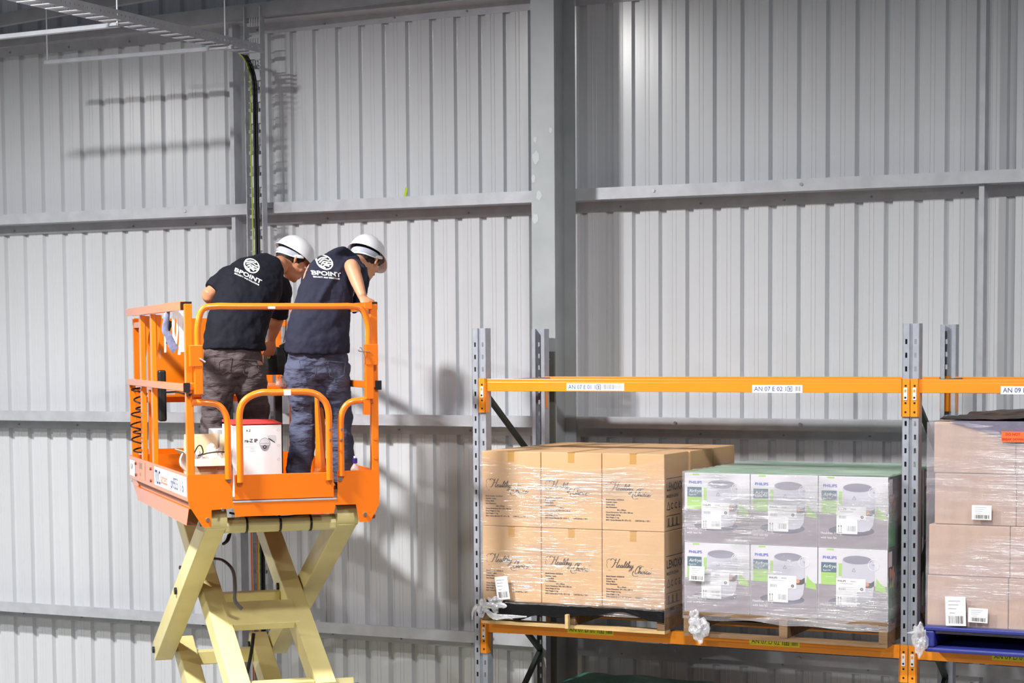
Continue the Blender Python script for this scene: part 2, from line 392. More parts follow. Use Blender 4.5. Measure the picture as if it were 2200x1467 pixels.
# cables on the ladder
zc = onY(540, 112, 11.9).z+H
t = thing('cable_bundle', 'black power cable bundle clipped to the vertical cable ladder', 'cable', (lx0, ly-.02, 0))
for i, (dx, dy) in enumerate(((.094, .0), (.106, .012), (.101, -.016), (.114, -.002))):
    MB().tube([(-.03-.012*i, -.14, zc+.03), (-.005+.004*i, -.08, zc+.015), (dx-.055, -.045, zc-.02), (dx-.020, -.02+dy, zc-.10), (dx-.003, dy, zc-.22), (dx, dy, zc-.45), (dx, dy, zc-.8), (dx, dy, zc-1.1), (dx+.002, dy, zc-1.5), (dx, dy, zc-3), (dx, dy, .3)], .0085, 8, 5).build('cable', M_rubber, t, True)
b = MB()
b.tube([(-.02, -.10, zc+.03), (.03, -.04, zc-.03), (.06, -.02, zc-.11), (.074, -.012, zc-.25), (.07, -.016, zc-.6), (.072, -.012, zc-1.1), (.078, -.014, zc-1.6), (.076, -.01, zc-2.4), (.08, -.012, zc-3.4), (.076, -.01, .3)], .0045, 6, 4)
tag(b.build('earth_cable', M_yg, None, True, loc=(lx0, ly-.02, 0)), 'thin yellow and green earth cable beside the black cables on the ladder', 'cable')
b = MB(); zo = onY(548, 1000, 11.9).z+H
b.tube([(.012, -.006, zo+.4), (.014, -.008, zo-.5), (.013, -.006, zo-1.2), (.012, -.006, .3)], .006, 6, 4)
tag(b.build('orange_cable', M_orc, None, True, loc=(lx0, ly-.02, 0)), 'orange cable at the left edge of the ladder, seen between the scissor arms', 'cable')
b = MB(); b.tube([(.058, .002, zo+.4), (.060, .0, zo-.5), (.058, .002, .3)], .0045, 6, 4)
tag(b.build('orange_cable', M_orc, None, True, loc=(lx0, ly-.02, 0)), 'orange cable at the middle of the ladder, seen between the scissor arms', 'cable')

# ================================================================== horizontal cable tray towards the camera
zt = 2.06+H; tx0 = -7.90; tw = .15
t = thing('cable_tray', 'perforated galvanised cable tray hanging from rods at the top left', 'cable tray', (tx0, 6.5, zt))
Lr = 11.88-6.5
def perforated(mb, x, y0, y1, z0, z1, th, pitch, hw, hh):
    zc_ = (z0+z1)/2; y = y0; v0, v1 = zc_-hh/2, zc_+hh/2
    while y < y1-1e-6:
        e = min(y+pitch, y1); c = (y+e)/2
        mb.box(x, x+th, y, e, z0, v0); mb.box(x, x+th, y, e, v1, z1)
        mb.box(x, x+th, y, c-hw/2, v0, v1); mb.box(x, x+th, c+hw/2, e, v0, v1)
        y = e
for xx in (0, tw):
    b = MB(); perforated(b, xx, 0, Lr, 0, .06, .002, .042, .010, .012); b.build('side_rail', M_galv, t)
y = .08
while y < Lr-.05:
    MB().prism([(y, 0), (y+.045, 0), (y+.045, .004), (y, .004)], .002, tw, 'x').build('rung', M_galv, t); y += .13
def hanging_rod(px, py0, py1, Y, label):
    a = onY(px, py1, Y); top = 9.2
    o = MB().cyl((0, 0, 0), (0, 0, top-(a.z+H)), .0055, 8); o.box(-.012, .012, -.012, .012, -.012, .006)
    o = o.build('hanging_rod', M_galv); o.location = (a.x, Y, a.z+H); return tag(o, label, 'rod', 'threaded rods holding the cable tray')
hanging_rod(252, 0, 52, 10.35, 'threaded steel rod nearest the camera, holding the tray at the top left')
hanging_rod(484, 0, 103, 11.45, 'thin threaded rod just left of the vertical cable ladder')
hanging_rod(102, 38, 131, 11.45, 'thin threaded rod at the left end of the long strut')
def trapeze(pa, pb_, Y, label):
    a = onY(*pa, Y); b_ = onY(*pb_, Y); a.z += H; b_.z += H
    m_ = MB(); m_.bar((0, 0, 0), b_-a, .04, .022); m_.bar((b_-a)*.0+Vector((0, 0, .014)), (b_-a)+Vector((0, 0, .014)), .008, .010)
    o = m_.build('trapeze_strut', M_galv); o.location = a; return tag(o, label, 'strut', 'struts under the cable tray')
trapeze((98, 135), (500, 102), 11.45, 'long galvanised strut hanging level left of the cable ladder top')
trapeze((-60, 87), (254, 54), 10.35, 'galvanised strut under the near end of the cable tray')

# yellow tag on the girt
a = onY(874, 403, 12.1); o = MB().bar((0, 0, 0), (-.018, .004, -.065), .004, .022).build('yellow_tag', M_yg); o.location = (a.x, 12.10, a.z+H)
tag(o, 'small yellow tag sticking up from the girt left of the column', 'tag')

# ================================================================== PALLET RACK
RY = 10.76                       # front face of the uprights
UX = [onY(1030, 900, RY).x, onY(1956, 900, RY).x]; UX.append(UX[1]+(UX[1]-UX[0]))
t = rack = thing('pallet_rack', 'galvanised pallet rack with orange beams standing along the wall', 'pallet rack', (UX[0], RY, 0))
def upright(x, y, z1, holes_to):
    b = MB(); w2 = .045
    # front: two perforated strips with a groove between, sides, rear lips
    for sx in (-1, 1):
        xa, xb = (x-w2, x-.008) if sx < 0 else (x+.008, x+w2)
        xc = (xa+xb)/2; hw = .006; hh = .014; z = 1.6; p = .075
        b.box(xa, xb, y, y+.002, 0, z)
        while z < z1-.001:
            e = min(z+p, z1); c = (z+e)/2
            if e-z < p*.9: b.box(xa, xb, y, y+.002, z, e); break
            b.box(xa, xb, y, y+.002, z, c-hh); b.box(xa, xb, y, y+.002, c+hh, e)
            b.box(xa, xc-hw, y, y+.002, c-hh, c+hh); b.box(xc+hw, xb, y, y+.002, c-hh, c+hh)
            z = e
        b.box(x+sx*w2-.001, x+sx*w2+.001, y, y+.07, 0, z1)
        b.box(min(x+sx*w2, x+sx*.02), max(x+sx*w2, x+sx*.02), y+.068, y+.07, 0, z1)
    b.box(x-.008, x+.008, y+.009, y+.011, 0, z1); b.box(x-.009, x-.007, y, y+.011, 0, z1); b.box(x+.007, x+.009, y, y+.011, 0, z1)
    return b
ZT = .112+H
for i, ux in enumerate(UX):
    x = ux-UX[0]
    for (yy, nm) in ((0, ''), (.84, '')):
        u = upright(0, 0, ZT, 0).build('upright', M_rack, rack, loc=(x, yy, 0))
        if yy:
            u.rotation_euler = (0, 0, math.pi); u.location = (x, yy+.07, 0)
        MB().box(-.06, .06, -.03, .10, 0, .006).build('base_plate', M_galvd, rack, loc=(x, yy, 0))
    # bracing between front and rear upright
    zz = [-.27, -.78, -1.42, -1.98, -2.6, -3.2, -3.8, -4.4]
    for q in range(len(zz)-1):
        ya, yb = (.06, .85) if q % 2 == 0 else (.85, .06)
        br = MB(); br.bar((x, ya, zz[q]+H), (x, yb, zz[q+1]+H), .028, .028); br.build('diagonal_brace', M_rackd, rack)
def beam(x0, x1, y, ztop, h=.075, rear=False):
    b = MB(); b.box(x0, x1, y, y+.05, ztop-h, ztop-.018); b.box(x0, x1, y+.012, y+.05, ztop-.018, ztop)
    b.box(x0, x1, y, y+.014, ztop-.02, ztop-.0)
    bo = b.build('beam', M_beam, rack, bevel=.003)
    for xe, s in ((x0, -1), (x1, 1)):
        c = MB(); ys = y-.012 if not rear else y+.05
        c.box(min(xe, xe+s*.045), max(xe, xe+s*.045), ys, ys+.006, ztop-.205, ztop+.004)
        c.box(xe-.003, xe+.003, ys, ys+.05 if not rear else ys-.03, ztop-.205, ztop+.004)
        co = c.build('end_connector', M_beam, bo)
        if not rear:
            k = MB(); cx = xe+s*.022; k.box(cx-.011, cx+.011, ys-.006, ys, ztop-.115, ztop-.045); k.build('safety_clip', M_white, bo, bevel=.003)
            MB().box(cx-.005, cx+.005, ys-.0075, ys-.0055, ztop-.07, ztop-.055).build('clip_tab', M_beam, bo)
            for zr in (.10, .130, .18, .035): MB().cyl((cx, ys-.0075 if zr == .10 else ys-.0015, ztop-zr), (cx, ys-.005 if zr == .10 else ys+.001, ztop-zr), .006, 10).build('connector_hole', M_black, bo)
    return bo
ZE, ZD, ZC = -.195+H, -1.672+H, -3.12+H
beams = {}
for lv, z in (('E', ZE), ('D', ZD), ('C', ZC)):
    for i in range(2):
        x0, x1 = UX[i]-UX[0]+.047, UX[i+1]-UX[0]-.047
        beams[lv, i] = beam(x0, x1, .0, z)
        beam(x0, x1, .83, z, rear=True)
# pallet spacer bars across the beams at the frames
for x in (.10, UX[1]-UX[0]+.10):
    MB().box(x-.035, x-.012, .05, .83, ZE-.03, ZE-.004).build('spacer_bar', M_galvd, rack)
def shelf_label(bo, px0, px1, py, s, col, tc, yellow=False, extra=None):
    zz = onY(px0, py, RY).z+H; x0 = onY(px0, py, RY-.002).x-UX[0]; x1 = onY(px1, py, RY-.002).x-UX[0]
    h = .044; b = MB(); b.flat = True; y = -.0015
    b.box(x0, x1, y, -.0002, zz-h/2, zz+h/2)
    b.cur = 1; wd = x1-x0
    tw_ = .19 if not extra else .175
    v, f = text_mesh(s, .036, sx=.72); mxw = max(a for a, _ in v); k = tw_/mxw
    b.add([(x0+.012+a*k, y-.0006, zz-.0125+c) for a, c in v], f)
    if len(s) > 8:
        xs = x0+.012+tw_+.008
        for a_, b_, c_, d_ in ((0, .028, .0125, .015), (0, .028, -.0145, -.012), (0, .003, -.0145, .015), (.025, .028, -.0145, .015), (.008, .02, .002, .005), (.008, .02, -.007, -.004), (.0125, .0155, -.01, .009)):
            b.quad(xs+a_, xs+b_, zz+c_, zz+d_, y-.0006)
        b.cur = 2; barcode(b, xs+.045, min(xs+.115, x1-.008), zz-.013, zz+.015, y-.0006, 14)
        if extra: put_text(b, extra, .026, x1-.075, zz-.009, y-.0006, sx=.9)
    b.build('shelf_label', [col, tc, M_grey if not yellow else M_ink], bo)
shelf_label(beams['E', 0], 1217, 1341, 831, 'AN 07 E 01 1', M_white, M_lblue, extra='30105')
shelf_label(beams['E', 0], 1616, 1724, 835, 'AN 07 E 02 1', M_white, M_lblue)
shelf_label(beams['E', 1], 2150, 2262, 838, 'AN 09 E 01 1', M_white, M_lblue)
shelf_label(beams['D', 0], 1219, 1318, 1351, 'AN 07 D 01 1', M_yel, M_ink, True)
shelf_label(beams['D', 0], 1610, 1718, 1376, 'AN 07 D 02 1', M_yel, M_ink, True)
shelf_label(beams['D', 1], 2131, 2240, 1409, 'AN 09 D 01 1', M_yel, M_ink, True)

# ================================================================== PALLETS
LY = RY-.145                       # front edge of the loads
def wood_pallet(x0, wd, dp, z0, label, lip=M_wood, main=M_woodd, ht=.14):
    t = thing('wooden_pallet', label, 'pallet', (x0, LY, z0))
    n = 7; bw = .09
    for i in range(n):
        y = i*(dp-bw)/(n-1)
        rr = random.Random(i)
        if i == 0:
            # weathered front board with a wavy edge
            vs_ = []; N = 24
            for j in range(N+1):
                x = wd*j/N; q = .004*noise.noise(Vector((x*7, x0, 1)))
                vs_ += [(x, 0+q, 0), (x, 0+q*1.5, .019+q), (x, bw, .019), (x, bw, 0)]
            m_ = MB(); m_.add(vs_, [(4*j+a, 4*(j+1)+a, 4*(j+1)+(a+1) % 4, 4*j+(a+1) % 4) for j in range(N) for a in range(4)]+[(0, 1, 2, 3), (4*N+3, 4*N+2, 4*N+1, 4*N)])
            m_.build('bottom_board', lip, t)
        elif i in (3, 6): MB().box(0, wd, y, y+bw, 0, .019).build('bottom_board', main, t)
        MB().box(0, wd, y, y+bw, ht-.019, ht).build('top_board', main, t, bevel=.002)
    for x in (.0, wd/2-.025, wd-.05):
        MB().box(x, x+.05, .003, dp-.003, .0195, ht-.0195).build('bearer', main, t, bevel=.002)
    return t
def crumple(name, m_, parent, c, r, seed, sc=(1, .7, 1.2)):
    b = MB(); b.ball((0, 0, 0), 1, None, 40, 28)
    b.v = [tuple(Vector((p[0]*sc[0], p[1]*sc[1], p[2]*sc[2]))*r*(.95+.75*noise.noise(Vector(p)*1.6+Vector((seed, 0, 0)))-.30*abs(noise.noise(Vector((p[0]*5, p[1]*5, p[2]*1.5+seed)))))+Vector(c)) for p in b.v]
    return b.build(name, m_, parent, True)
Z_P = ZD+.0015
LX1, LX2, LX3 = -5.424, -4.118, -2.694
# ---- load 1: brown cartons
wood_pallet(LX1-.0, 1.19, 1.165, Z_P, 'wooden pallet with a pale front board under the brown cartons')
M_dk = mat('dark_paint_wood', (70, 56, 50), .8)
PH = .142
o = MB().box(0, .022, 0, .03, 0, .085).build('wood_offcut', M_wood, None, bevel=.002)
a = onY(1222, 1330, LY-.0); o.location = (a.x-.011, LY-.034, ZD+.003)
tag(o, 'short upright piece of pale wood in front of the brown carton pallet', 'wood piece')

CW, CD, CH = 1.185/3, .388, .452
def script_healthy(mb, x, z, s, y):
    K = [  # Healthy
     [(-.9, 1.55), (-.55, 1.95), (-.1, 1.75), (.25, 1.5)],
     [(.35, 1.95), (.25, 1.2), (.0, .4), (-.25, .05), (-.5, .1)],
     [(1.15, 1.95), (.95, 1.2), (.75, .4), (.8, .05), (1.0, .15)],
     [(.1, 1.0), (.5, 1.12), (.95, 1.05)],
     [(1.0, .15), (1.35, .65), (1.45, .5), (1.2, .35), (1.2, .05), (1.5, .1), (1.75, .45)],
     [(2.15, .65), (1.85, .6), (1.75, .15), (1.95, .05), (2.2, .6), (2.15, .1), (2.4, .2)],
     [(2.4, .2), (2.8, 1.3), (2.75, 1.45), (2.6, 1.0), (2.55, .1), (2.8, .2)],
     [(2.8, .2), (3.15, 1.2), (2.98, .5), (3.0, .05), (3.25, .2)], [(2.85, .85), (3.35, .9)],
     [(3.25, .2), (3.65, 1.3), (3.6, 1.5), (3.45, 1.0), (3.4, .05), (3.65, .65), (3.8, .55), (3.78, .05), (4.0, .2)],
     [(4.0, .2), (4.15, .65), (4.12, .15), (4.35, .1), (4.55, .65), (4.4, -.2), (4.1, -.7), (3.85, -.55), (4.3, -.05), (4.8, .25)],
    ]
    C2 = [
     [(6.1, .75), (5.9, 1.25), (5.5, .9), (5.25, .1), (5.45, -.4), (5.9, -.15)], [(5.5, 1.0), (6.1, 1.4), (7.0, 1.2)],
     [(5.9, -.15), (6.4, 1.0), (6.35, 1.15), (6.2, .7), (6.1, -.3), (6.4, .25), (6.55, .15), (6.5, -.3), (6.75, -.1)],
     [(7.1, .25), (6.8, .1), (6.8, -.3), (7.1, -.3), (7.15, .2), (7.05, .25), (7.4, .1)],
     [(7.4, .1), (7.5, .25), (7.45, -.3), (7.7, -.15)], [(7.6, .5), (7.65, .6)],
     [(8.15, .15), (7.95, .25), (7.8, -.1), (7.95, -.35), (8.25, -.1)],
     [(8.25, -.1), (8.55, .15), (8.6, .0), (8.35, -.15), (8.35, -.4), (8.7, -.3), (9.0, .1)],
     [(4.9, .3), (4.7, -.4), (5.2, -.9), (6.2, -.8)], [(8.75, .95), (9.15, .95)], 
    ]
    for st in K: ribbon(mb, [(x+s*(px_+.22*pz), z+s*pz) for px_, pz in st], y, s*.16, nib=True, n=4)
    for st in C2: ribbon(mb, [(x+s*(px_+.22*(pz-.55)), z+s*(pz-.75)) for px_, pz in st], y, s*.16, nib=True, n=4)
    for st in ([(-1.2, .9), (-1.5, 1.3), (-1.0, 1.8), (-.3, 1.8)], [(-1.45, .8), (-1.5, .3), (-1.2, -.1)], [(-1.0, -.55), (-.7, -.7)]):
        ribbon(mb, [(x+s*a_, z+s*b_) for a_, b_ in st], y, s*.06, n=4)
def brown_carton():
    t = thing('cardboard_carton', 'x', 'carton', (0, 0, 0))
    g = .002
    MB().box(-CW/2+g, CW/2-g, g, CD-g, 0, CH-g).build('carton_body', M_card, t, bevel=.004)
    MB().box(-.024, .024, -.0006, CD+.0006, CH-.0022, CH-.0012).build('packing_tape', M_tape, t)
    MB().box(-.02, .02, g-.0008, g-.0002, CH-.062, CH-.002).build('packing_tape', M_tape, t)
    b = MB(); b.flat = True
    script_healthy(b, -CW/2+.070, .232, .0272, g-.0012); b.build('brand_script', M_ink, t)
    b = MB(); b.flat = True
    lines = ['Model Number: AOD30-24', 'Quantity: 1 piece', 'Colour: Black', 'Item Dimensions:', '                         265 x 300mm', 'Carton Dimensions: 330 x 330 x 380 mm', 'Gross Weight: 8.10 kg', 'Nett Weight: 7.1 kg', 'EAN / Carton Barcode: 931 127 6 122         CARTON No.: 1 OF 1']
    for i, s in enumerate(lines): put_text(b, s, .0118, -CW/2+.026, .176-.0150*i, g-.0012, sx=.86, weight=.00035)
    b.build('printed_details', M_ink, t)
    # right side print
    b = MB(); b.flat = True; b.T = Matrix.Translation((CW/2-g+.0012, 0, 0)) @ Matrix.Rotation(math.pi/2, 4, 'Z')
    put_text(b, 'LENOXX', .068, .035, .235, 0, sx=.95, weight=.0012); put_text(b, 'MADE IN CHINA', .026, .035, .195, 0, weight=.0006)
    b.quad(.03, CD-.04, .305, .308, 0)
    for i in range(4):
        x = .04+i*.062
        if i == 0:
            for p, q in (((0, 0), (.05, 0)), ((.05, 0), (.025, .045)), ((.025, .045), (0, 0))): ribbon(b, [(x+p[0], .125+p[1]), (x+q[0], .125+q[1])], 0, .005, n=1)
        else: put_text(b, 'C' if i < 3 else 'E', .05, x, .127, 0, weight=.001)
    for a0, a1, c0, c1 in ((.035, .25, .025, .028), (.035, .25, .088, .091), (.035, .038, .025, .091), (.247, .25, .025, .091)): b.quad(a0, a1, c0, c1, 0)
    for i in range(3):
        x = .055+i*.065
        b.quad(x, x+.008, .035, .075, 0); b.quad(x+.014, x+.022, .035, .075, 0); b.quad(x-.004, x+.026, .031, .035, 0)
    b.build('side_print', M_ink, t)
    return t
rows = ['front row', 'middle row', 'rear row']; cols = ['left', 'centre', 'right']; lay = ['lower', 'upper']
c0 = brown_carton(); used = False
for k in (1, 0):
    for j in range(3):
        for i in range(3):
            if k == 0 and j and i < 2: continue
            yo = .004*j; xo = (.0 if j == 0 else (.012 if i < 2 else .012))
            loc = (LX1+CW*(i+.5)+xo, LY+.012+CD*j, Z_P+PH+CH*k)
            lb = 'brown cardboard carton, %s layer, %s, %s of three, on the left pallet' % (lay[k], rows[j], cols[i])
            if not used: c0.location = loc; c0['label'] = lb; c0['group'] = 'brown cartons on the left pallet'; used = True
            else: dup(c0, loc, lb, 'brown cartons on the left pallet')

# ---- stretch film
def film(name, x0, x1, y0, y1, z0, ztopf, label, m_, amp=.003, seed=0, zbot=None):
    b = MB(); per = []; g = .006; r = .02
    x0 -= g; x1 += g; y0 -= g; y1 += g
    def line(ax, ay, bx, by, n): return [(ax+(bx-ax)*i/n, ay+(by-ay)*i/n) for i in range(n)]
    N = 90; M_ = 60
    per += line(x0, y0, x1, y0, N)+line(x1, y0, x1, y1, M_)+line(x1, y1, x0, y1, N//3)+line(x0, y1, x0, y0, M_//3)
    cx, cy = (x0+x1)/2, (y0+y1)/2; V = 70; vs_ = []
    for j in range(V+1):
        for i, (x, y) in enumerate(per):
            zt_ = ztopf(x, y, (x-x0)/(x1-x0) if abs(y-y0) < 1e-6 else None)
            zb_ = (zbot(x, y) if zbot else z0); z = zb_+(zt_-zb_)*j/V
            n_o = Vector((0, -1, 0)) if y <= y0+1e-6 else (Vector((1, 0, 0)) if x >= x1-1e-6 else (Vector((0, 1, 0)) if y >= y1-1e-6 else Vector((-1, 0, 0))))
            q = Vector((x*3.0+y*3, (z+.18*x*math.sin(seed))*26, seed)); d = amp*(.9+1.6*noise.noise(q)+.8*noise.noise(q*2.3))
            vs_.append(Vector((x, y, z))+n_o*max(d, -.003))
    n = len(per)
    b.add([(p.x-x0, p.y-y0, p.z-z0) for p in vs_], [(j*n+i, j*n+(i+1) % n, (j+1)*n+(i+1) % n, (j+1)*n+i) for j in range(V) for i in range(n)])
    b.flat = True; o = b.build(name, m_, None, True); o.location = (x0, y0, z0)
    return tag(o, label, 'plastic wrap')
ZB = Z_P+PH
def top1(x, y, f):
    if f is None: return ZB+2*CH-.03
    return ZB+2*CH-.015-.085*math.sin(math.pi*min(1, max(0, f)))**.6
f1 = film('stretch_wrap', LX1, LX1+1.185, LY+.01, LY+1.19, ZB-.07, top1, 'clear stretch film wrapped around the brown carton load', M_film, .003, 1.3,
     lambda x, y: ZB-.055-.018*noise.noise(Vector((x*5, y*5, 3)))-.0*x)
# bunched dark film and tail at the base of load 1
o = thing('bunched_film', 'bunched tail of clear film at the left base of the brown cartons', 'plastic wrap', (LX1, LY, Z_P))
crumple('film_knot', M_filmk, o, (.10, -.025, .125), .06, 2.2, (1.1, .5, .8))
crumple('film_knot', M_filmk, o, (.02, -.02, .10), .045, 5.2, (.7, .5, 1.2))
mb = MB()
mb.loft([(.04, -.03, .09), (.10, -.035, .05), (.2, -.035, .055), (.32, -.035, .06)], [(.012, .006), (.02, .006), (.012, .005), (.004, .003)], 10, (0, 0, 1))
mb.loft([(-.02, -.03, .11), (-.045, -.03, .07), (-.05, -.03, .02)], [(.012, .004), (.008, .004), (.003, .002)], 8, (1, 0, 0))
mb.build('film_tail', M_filmk, o, True)
# dark slip sheet under the cartons
vs_ = []; N = 80; mb = MB()
for i in range(N+1):
    x = 1.19*i/N
    for j in range(7):
        zz = PH-.002-j*(.0135 if x < .56 else (.0055+.010*abs((x-.9)/.34)**2))*(1+.45*noise.noise(Vector((x*6, 0, 4))))
        vs_.append((x, -.006-.006*abs(noise.noise(Vector((x*16, j*1.3, 2)))), zz))
mb.add(vs_, [(7*i+j, 7*(i+1)+j, 7*(i+1)+j+1, 7*i+j+1) for i in range(N) for j in range(6)]); mb.flat = True
o = mb.build('slip_sheet', M_blackgloss, None, True); o.location = (LX1, LY, Z_P)
sol = o.modifiers.new('thickness', 'SOLIDIFY'); sol.thickness = .0015
tag(o, 'shiny black plastic edge hanging under the brown cartons', 'plastic sheet')
def ship_label(name, px, py, wd, ht, rot, Y, label, cat='label', pink=False):
    a = onY(px, py, Y); b = MB(); b.flat = True
    b.box(-wd/2, wd/2, 0, .001, -ht/2, ht/2); b.cur = 1
    barcode(b, -wd*.34, wd*.4, -ht*.42, -ht*.16, -.0008, 13)
    b.cur = 2
    for i in range(3): b.quad(-wd*.36, wd*(.25-.1*i), ht*(.34-.13*i), ht*(.36-.13*i), -.0008)
    b.quad(-wd*.3, -wd*.05, -ht*.07, -ht*.05, -.0008)
    o = b.build(name, [M_white, M_ink, M_grey]); o.location = (a.x, Y, a.z+H); o.rotation_euler = (0, rot, 0)
    return tag(o, label, cat)
ship_label('shipping_label', 1079, 1263, .085, .14, R_(-8), LY-.022, 'white tilted shipping label taped low on the brown cartons')

# ---- load 2: air fryer cartons
FW, FD, FH = 1.196/3, .37, .4005
wood_pallet(LX2-.0, 1.20, 1.165, Z_P, 'weathered wooden pallet under the white air fryer cartons', M_woodd)
def fryer_carton():
    t = thing('air_fryer_carton', 'x', 'carton'); g = .0015
    b = MB(); x0, x1, y0, y1, z1 = -FW/2+g, FW/2-g, g, FD-g, FH-g
    b.add([(x0, y0, 0), (x1, y0, 0), (x1, y1, 0), (x0, y1, 0), (x0, y0, z1), (x1, y0, z1), (x1, y1, z1), (x0, y1, z1)], [])
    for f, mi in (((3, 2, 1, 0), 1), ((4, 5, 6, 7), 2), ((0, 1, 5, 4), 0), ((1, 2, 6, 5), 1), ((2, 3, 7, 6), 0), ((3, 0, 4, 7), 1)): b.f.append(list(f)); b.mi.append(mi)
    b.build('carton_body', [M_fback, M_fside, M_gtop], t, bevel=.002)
    Y = g
    b = MB(); b.flat = True; e = .0004
    b.quad(x0+.003, x1-.003, .003, .195, Y-e)                                   # counter top
    b.cur = 1; b.add([(x0+.17+.13*math.cos(a)+.02, Y-2*e, .098+.03*math.sin(a)) for a in [2*math.pi*i/30 for i in range(30)]], [tuple(range(30))])
    b.cur = 2; hw = .093; bx = x0+.228                                                # fryer body: tapered round-bottom silhouette
    pts = [(bx-hw*.96, .335), (bx-hw, .26), (bx-hw*.98, .18), (bx-hw*.9, .13), (bx-hw*.7, .103), (bx-hw*.3, .093), (bx+hw*.3, .093), (bx+hw*.7, .103), (bx+hw*.9, .13), (bx+hw*.98, .18), (bx+hw, .26), (bx+hw*.96, .335)]
    b.add([(p, Y-3*e, q) for p, q in pts], [tuple(range(len(pts)))])
    b.cur = 3; b.disc(bx-.004, .337, .082, .024, Y-4*e)                          # lid
    b.cur = 4; b.quad(x0+.018, x0+.105, .262, .318, Y-4*e)                       # teal panel
    b.cur = 5; b.quad(x0+.018, x0+.105, .193, .262, Y-4*e); b.quad(x0+.118, x0+.136, .245, .315, Y-4*e)
    b.add([(bx+hw+.005, Y-2*e, .17), (x1-.006, Y-2*e, .16), (x1-.01, Y-2*e, .19), (bx+hw+.03, Y-2*e, .215), (bx+hw+.012, Y-2*e, .24)], [(0, 1, 2, 3, 4)])
    b.cur = 6; b.add([(x0+.2, Y-5*e, .208), (bx+hw*.8, Y-5*e, .212), (bx+hw, Y-5*e, .225), (bx+hw, Y-5*e, .195), (bx+hw*.8, Y-5*e, .184), (x0+.2, Y-5*e, .183)], [(0, 1, 2, 3, 4, 5)])   # dark band
    b.cur = 7; b.disc(bx+hw*.55, .203, .014, .012, Y-6*e, 12)
    b.cur = 8; put_text(b, 'PHILIPS', .022, x0+.026, .338, Y-4*e, sx=1.15, weight=.0004)
    b.cur = 9; put_text(b, 'Airfryer', .026, x0+.028, .288, Y-5*e, shear=.2)
    put_text(b, 'Rapid Air', .012, x0+.028, .27, Y-5*e); put_text(b, 'Essential', .013, x0+.045, .235, Y-5*e); put_text(b, 'Healthier frying', .019, x0+.014, .075, Y-2*e)
    put_text(b, 'with less fat', .019, x0+.014, .05, Y-2*e)
    b.ring(bx+hw*.95, .312, .0285, .031, Y-5*e)
    b.cur = 3; put_text(b, 'fat', .012, bx+hw*.95, .31, Y-6*e, align='CENTER')
    for p, q in (((0, 0), (.02, 0)), ((.02, 0), (.01, .018)), ((.01, .018), (0, 0))): ribbon(b, [(x0+.195+p[0], .272+p[1]), (x0+.195+q[0], .272+q[1])], Y-5*e, .0025, n=1)
    b.cur = 5; b.quad(x0+.05, x0+.09, z1-.012, z1-.004, Y-2*e)
    b.build('front_artwork', [M_fcount, M_fshadow, M_fbody, M_flid, M_fteal, M_flime, M_fside, M_orsk, M_fblue, M_white], t)
    b = MB(); b.flat = True; lx, lz = x0+.105, .080                               # white product sticker
    b.add([(lx, Y-7*e, lz), (lx+.12, Y-7*e, lz), (lx+.12, Y-7*e, lz+.08), (lx+.168, Y-7*e, lz+.08), (lx+.168, Y-7*e, lz+.152), (lx, Y-7*e, lz+.152)], [(0, 1, 2, 3, 4, 5)])
    b.cur = 1; put_text(b, 'PHILIPS', .015, lx+.008, lz+.132, Y-8*e, weight=.0003); put_text(b, 'HD9252', .009, lx+.08, lz+.134, Y-8*e)
    b.cur = 2; b.quad(lx+.02, lx+.095, lz+.122, lz+.124, Y-8*e); barcode(b, lx+.015, lx+.055, lz+.085, lz+.1, Y-8*e, 12); barcode(b, lx+.06, lx+.11, lz+.015, lz+.045, Y-8*e, 14)
    b.cur = 1
    for q in (.012, .026): b.quad(lx+q, lx+q+.002, lz+.01, lz+.045, Y-8*e); b.add([(lx+q-.003, Y-8*e, lz+.04), (lx+q+.005, Y-8*e, lz+.04), (lx+q+.001, Y-8*e, lz+.05)], [(0, 1, 2)])
    b.quad(lx+.008, lx+.034, lz+.006, lz+.008, Y-8*e); b.ring(lx+.146, lz+.095, .003, .009, Y-8*e, 16)
    b.build('product_sticker', [M_white, M_ink, M_grey], t)
    b = MB(); b.flat = True; b.T = Matrix.Translation((x1+.0006, 0, 0)) @ Matrix.Rotation(math.pi/2, 4, 'Z')
    b.quad(.01, .15, .01, .19, 0)
    b.cur = 1; b.quad(.02, .09, .30, .385, 0); b.cur = 2
    rr = random.Random(5)
    for i in range(7):
        c = (.03+.10*rr.random(), .19+.09*rr.random()); b.add([(c[0]+.022*rr.uniform(.5, 1.3)*math.cos(a), -.0004*(i+1), c[1]+.03*rr.uniform(.5, 1.3)*math.sin(a)) for a in [2*math.pi*q/9 for q in range(9)]], [tuple(range(9))])
    b.cur = 3; b.add([(.02, -.004, .185), (.05, -.004, .235), (.06, -.004, .19), (.09, -.004, .24), (.1, -.004, .185)], [(0, 1, 2, 3, 4)])
    b.cur = 4; b.quad(.012, .018, .30, .385, -.0004)
    b.build('side_artwork', [M_fgreen, M_fback, M_orsk, M_flime, M_red], t)
    return t
c0 = fryer_carton(); used = False
for k in (1, 0):
    for j in range(3):
        for i in range(3):
            if k == 0 and j and i < 2: continue
            loc = (LX2+FW*(i+.5)-.004*(j == 1)+.003*(j == 2), LY+.014+(FD+.012)*j, Z_P+PH+FH*k)
            lb = 'white printed air fryer carton, %s layer, %s, %s of three, middle pallet' % (lay[k], rows[j], cols[i])
            if not used: c0.location = loc; c0['label'] = lb; c0['group'] = 'air fryer cartons on the middle pallet'; used = True
            else: dup(c0, loc, lb, 'air fryer cartons on the middle pallet')
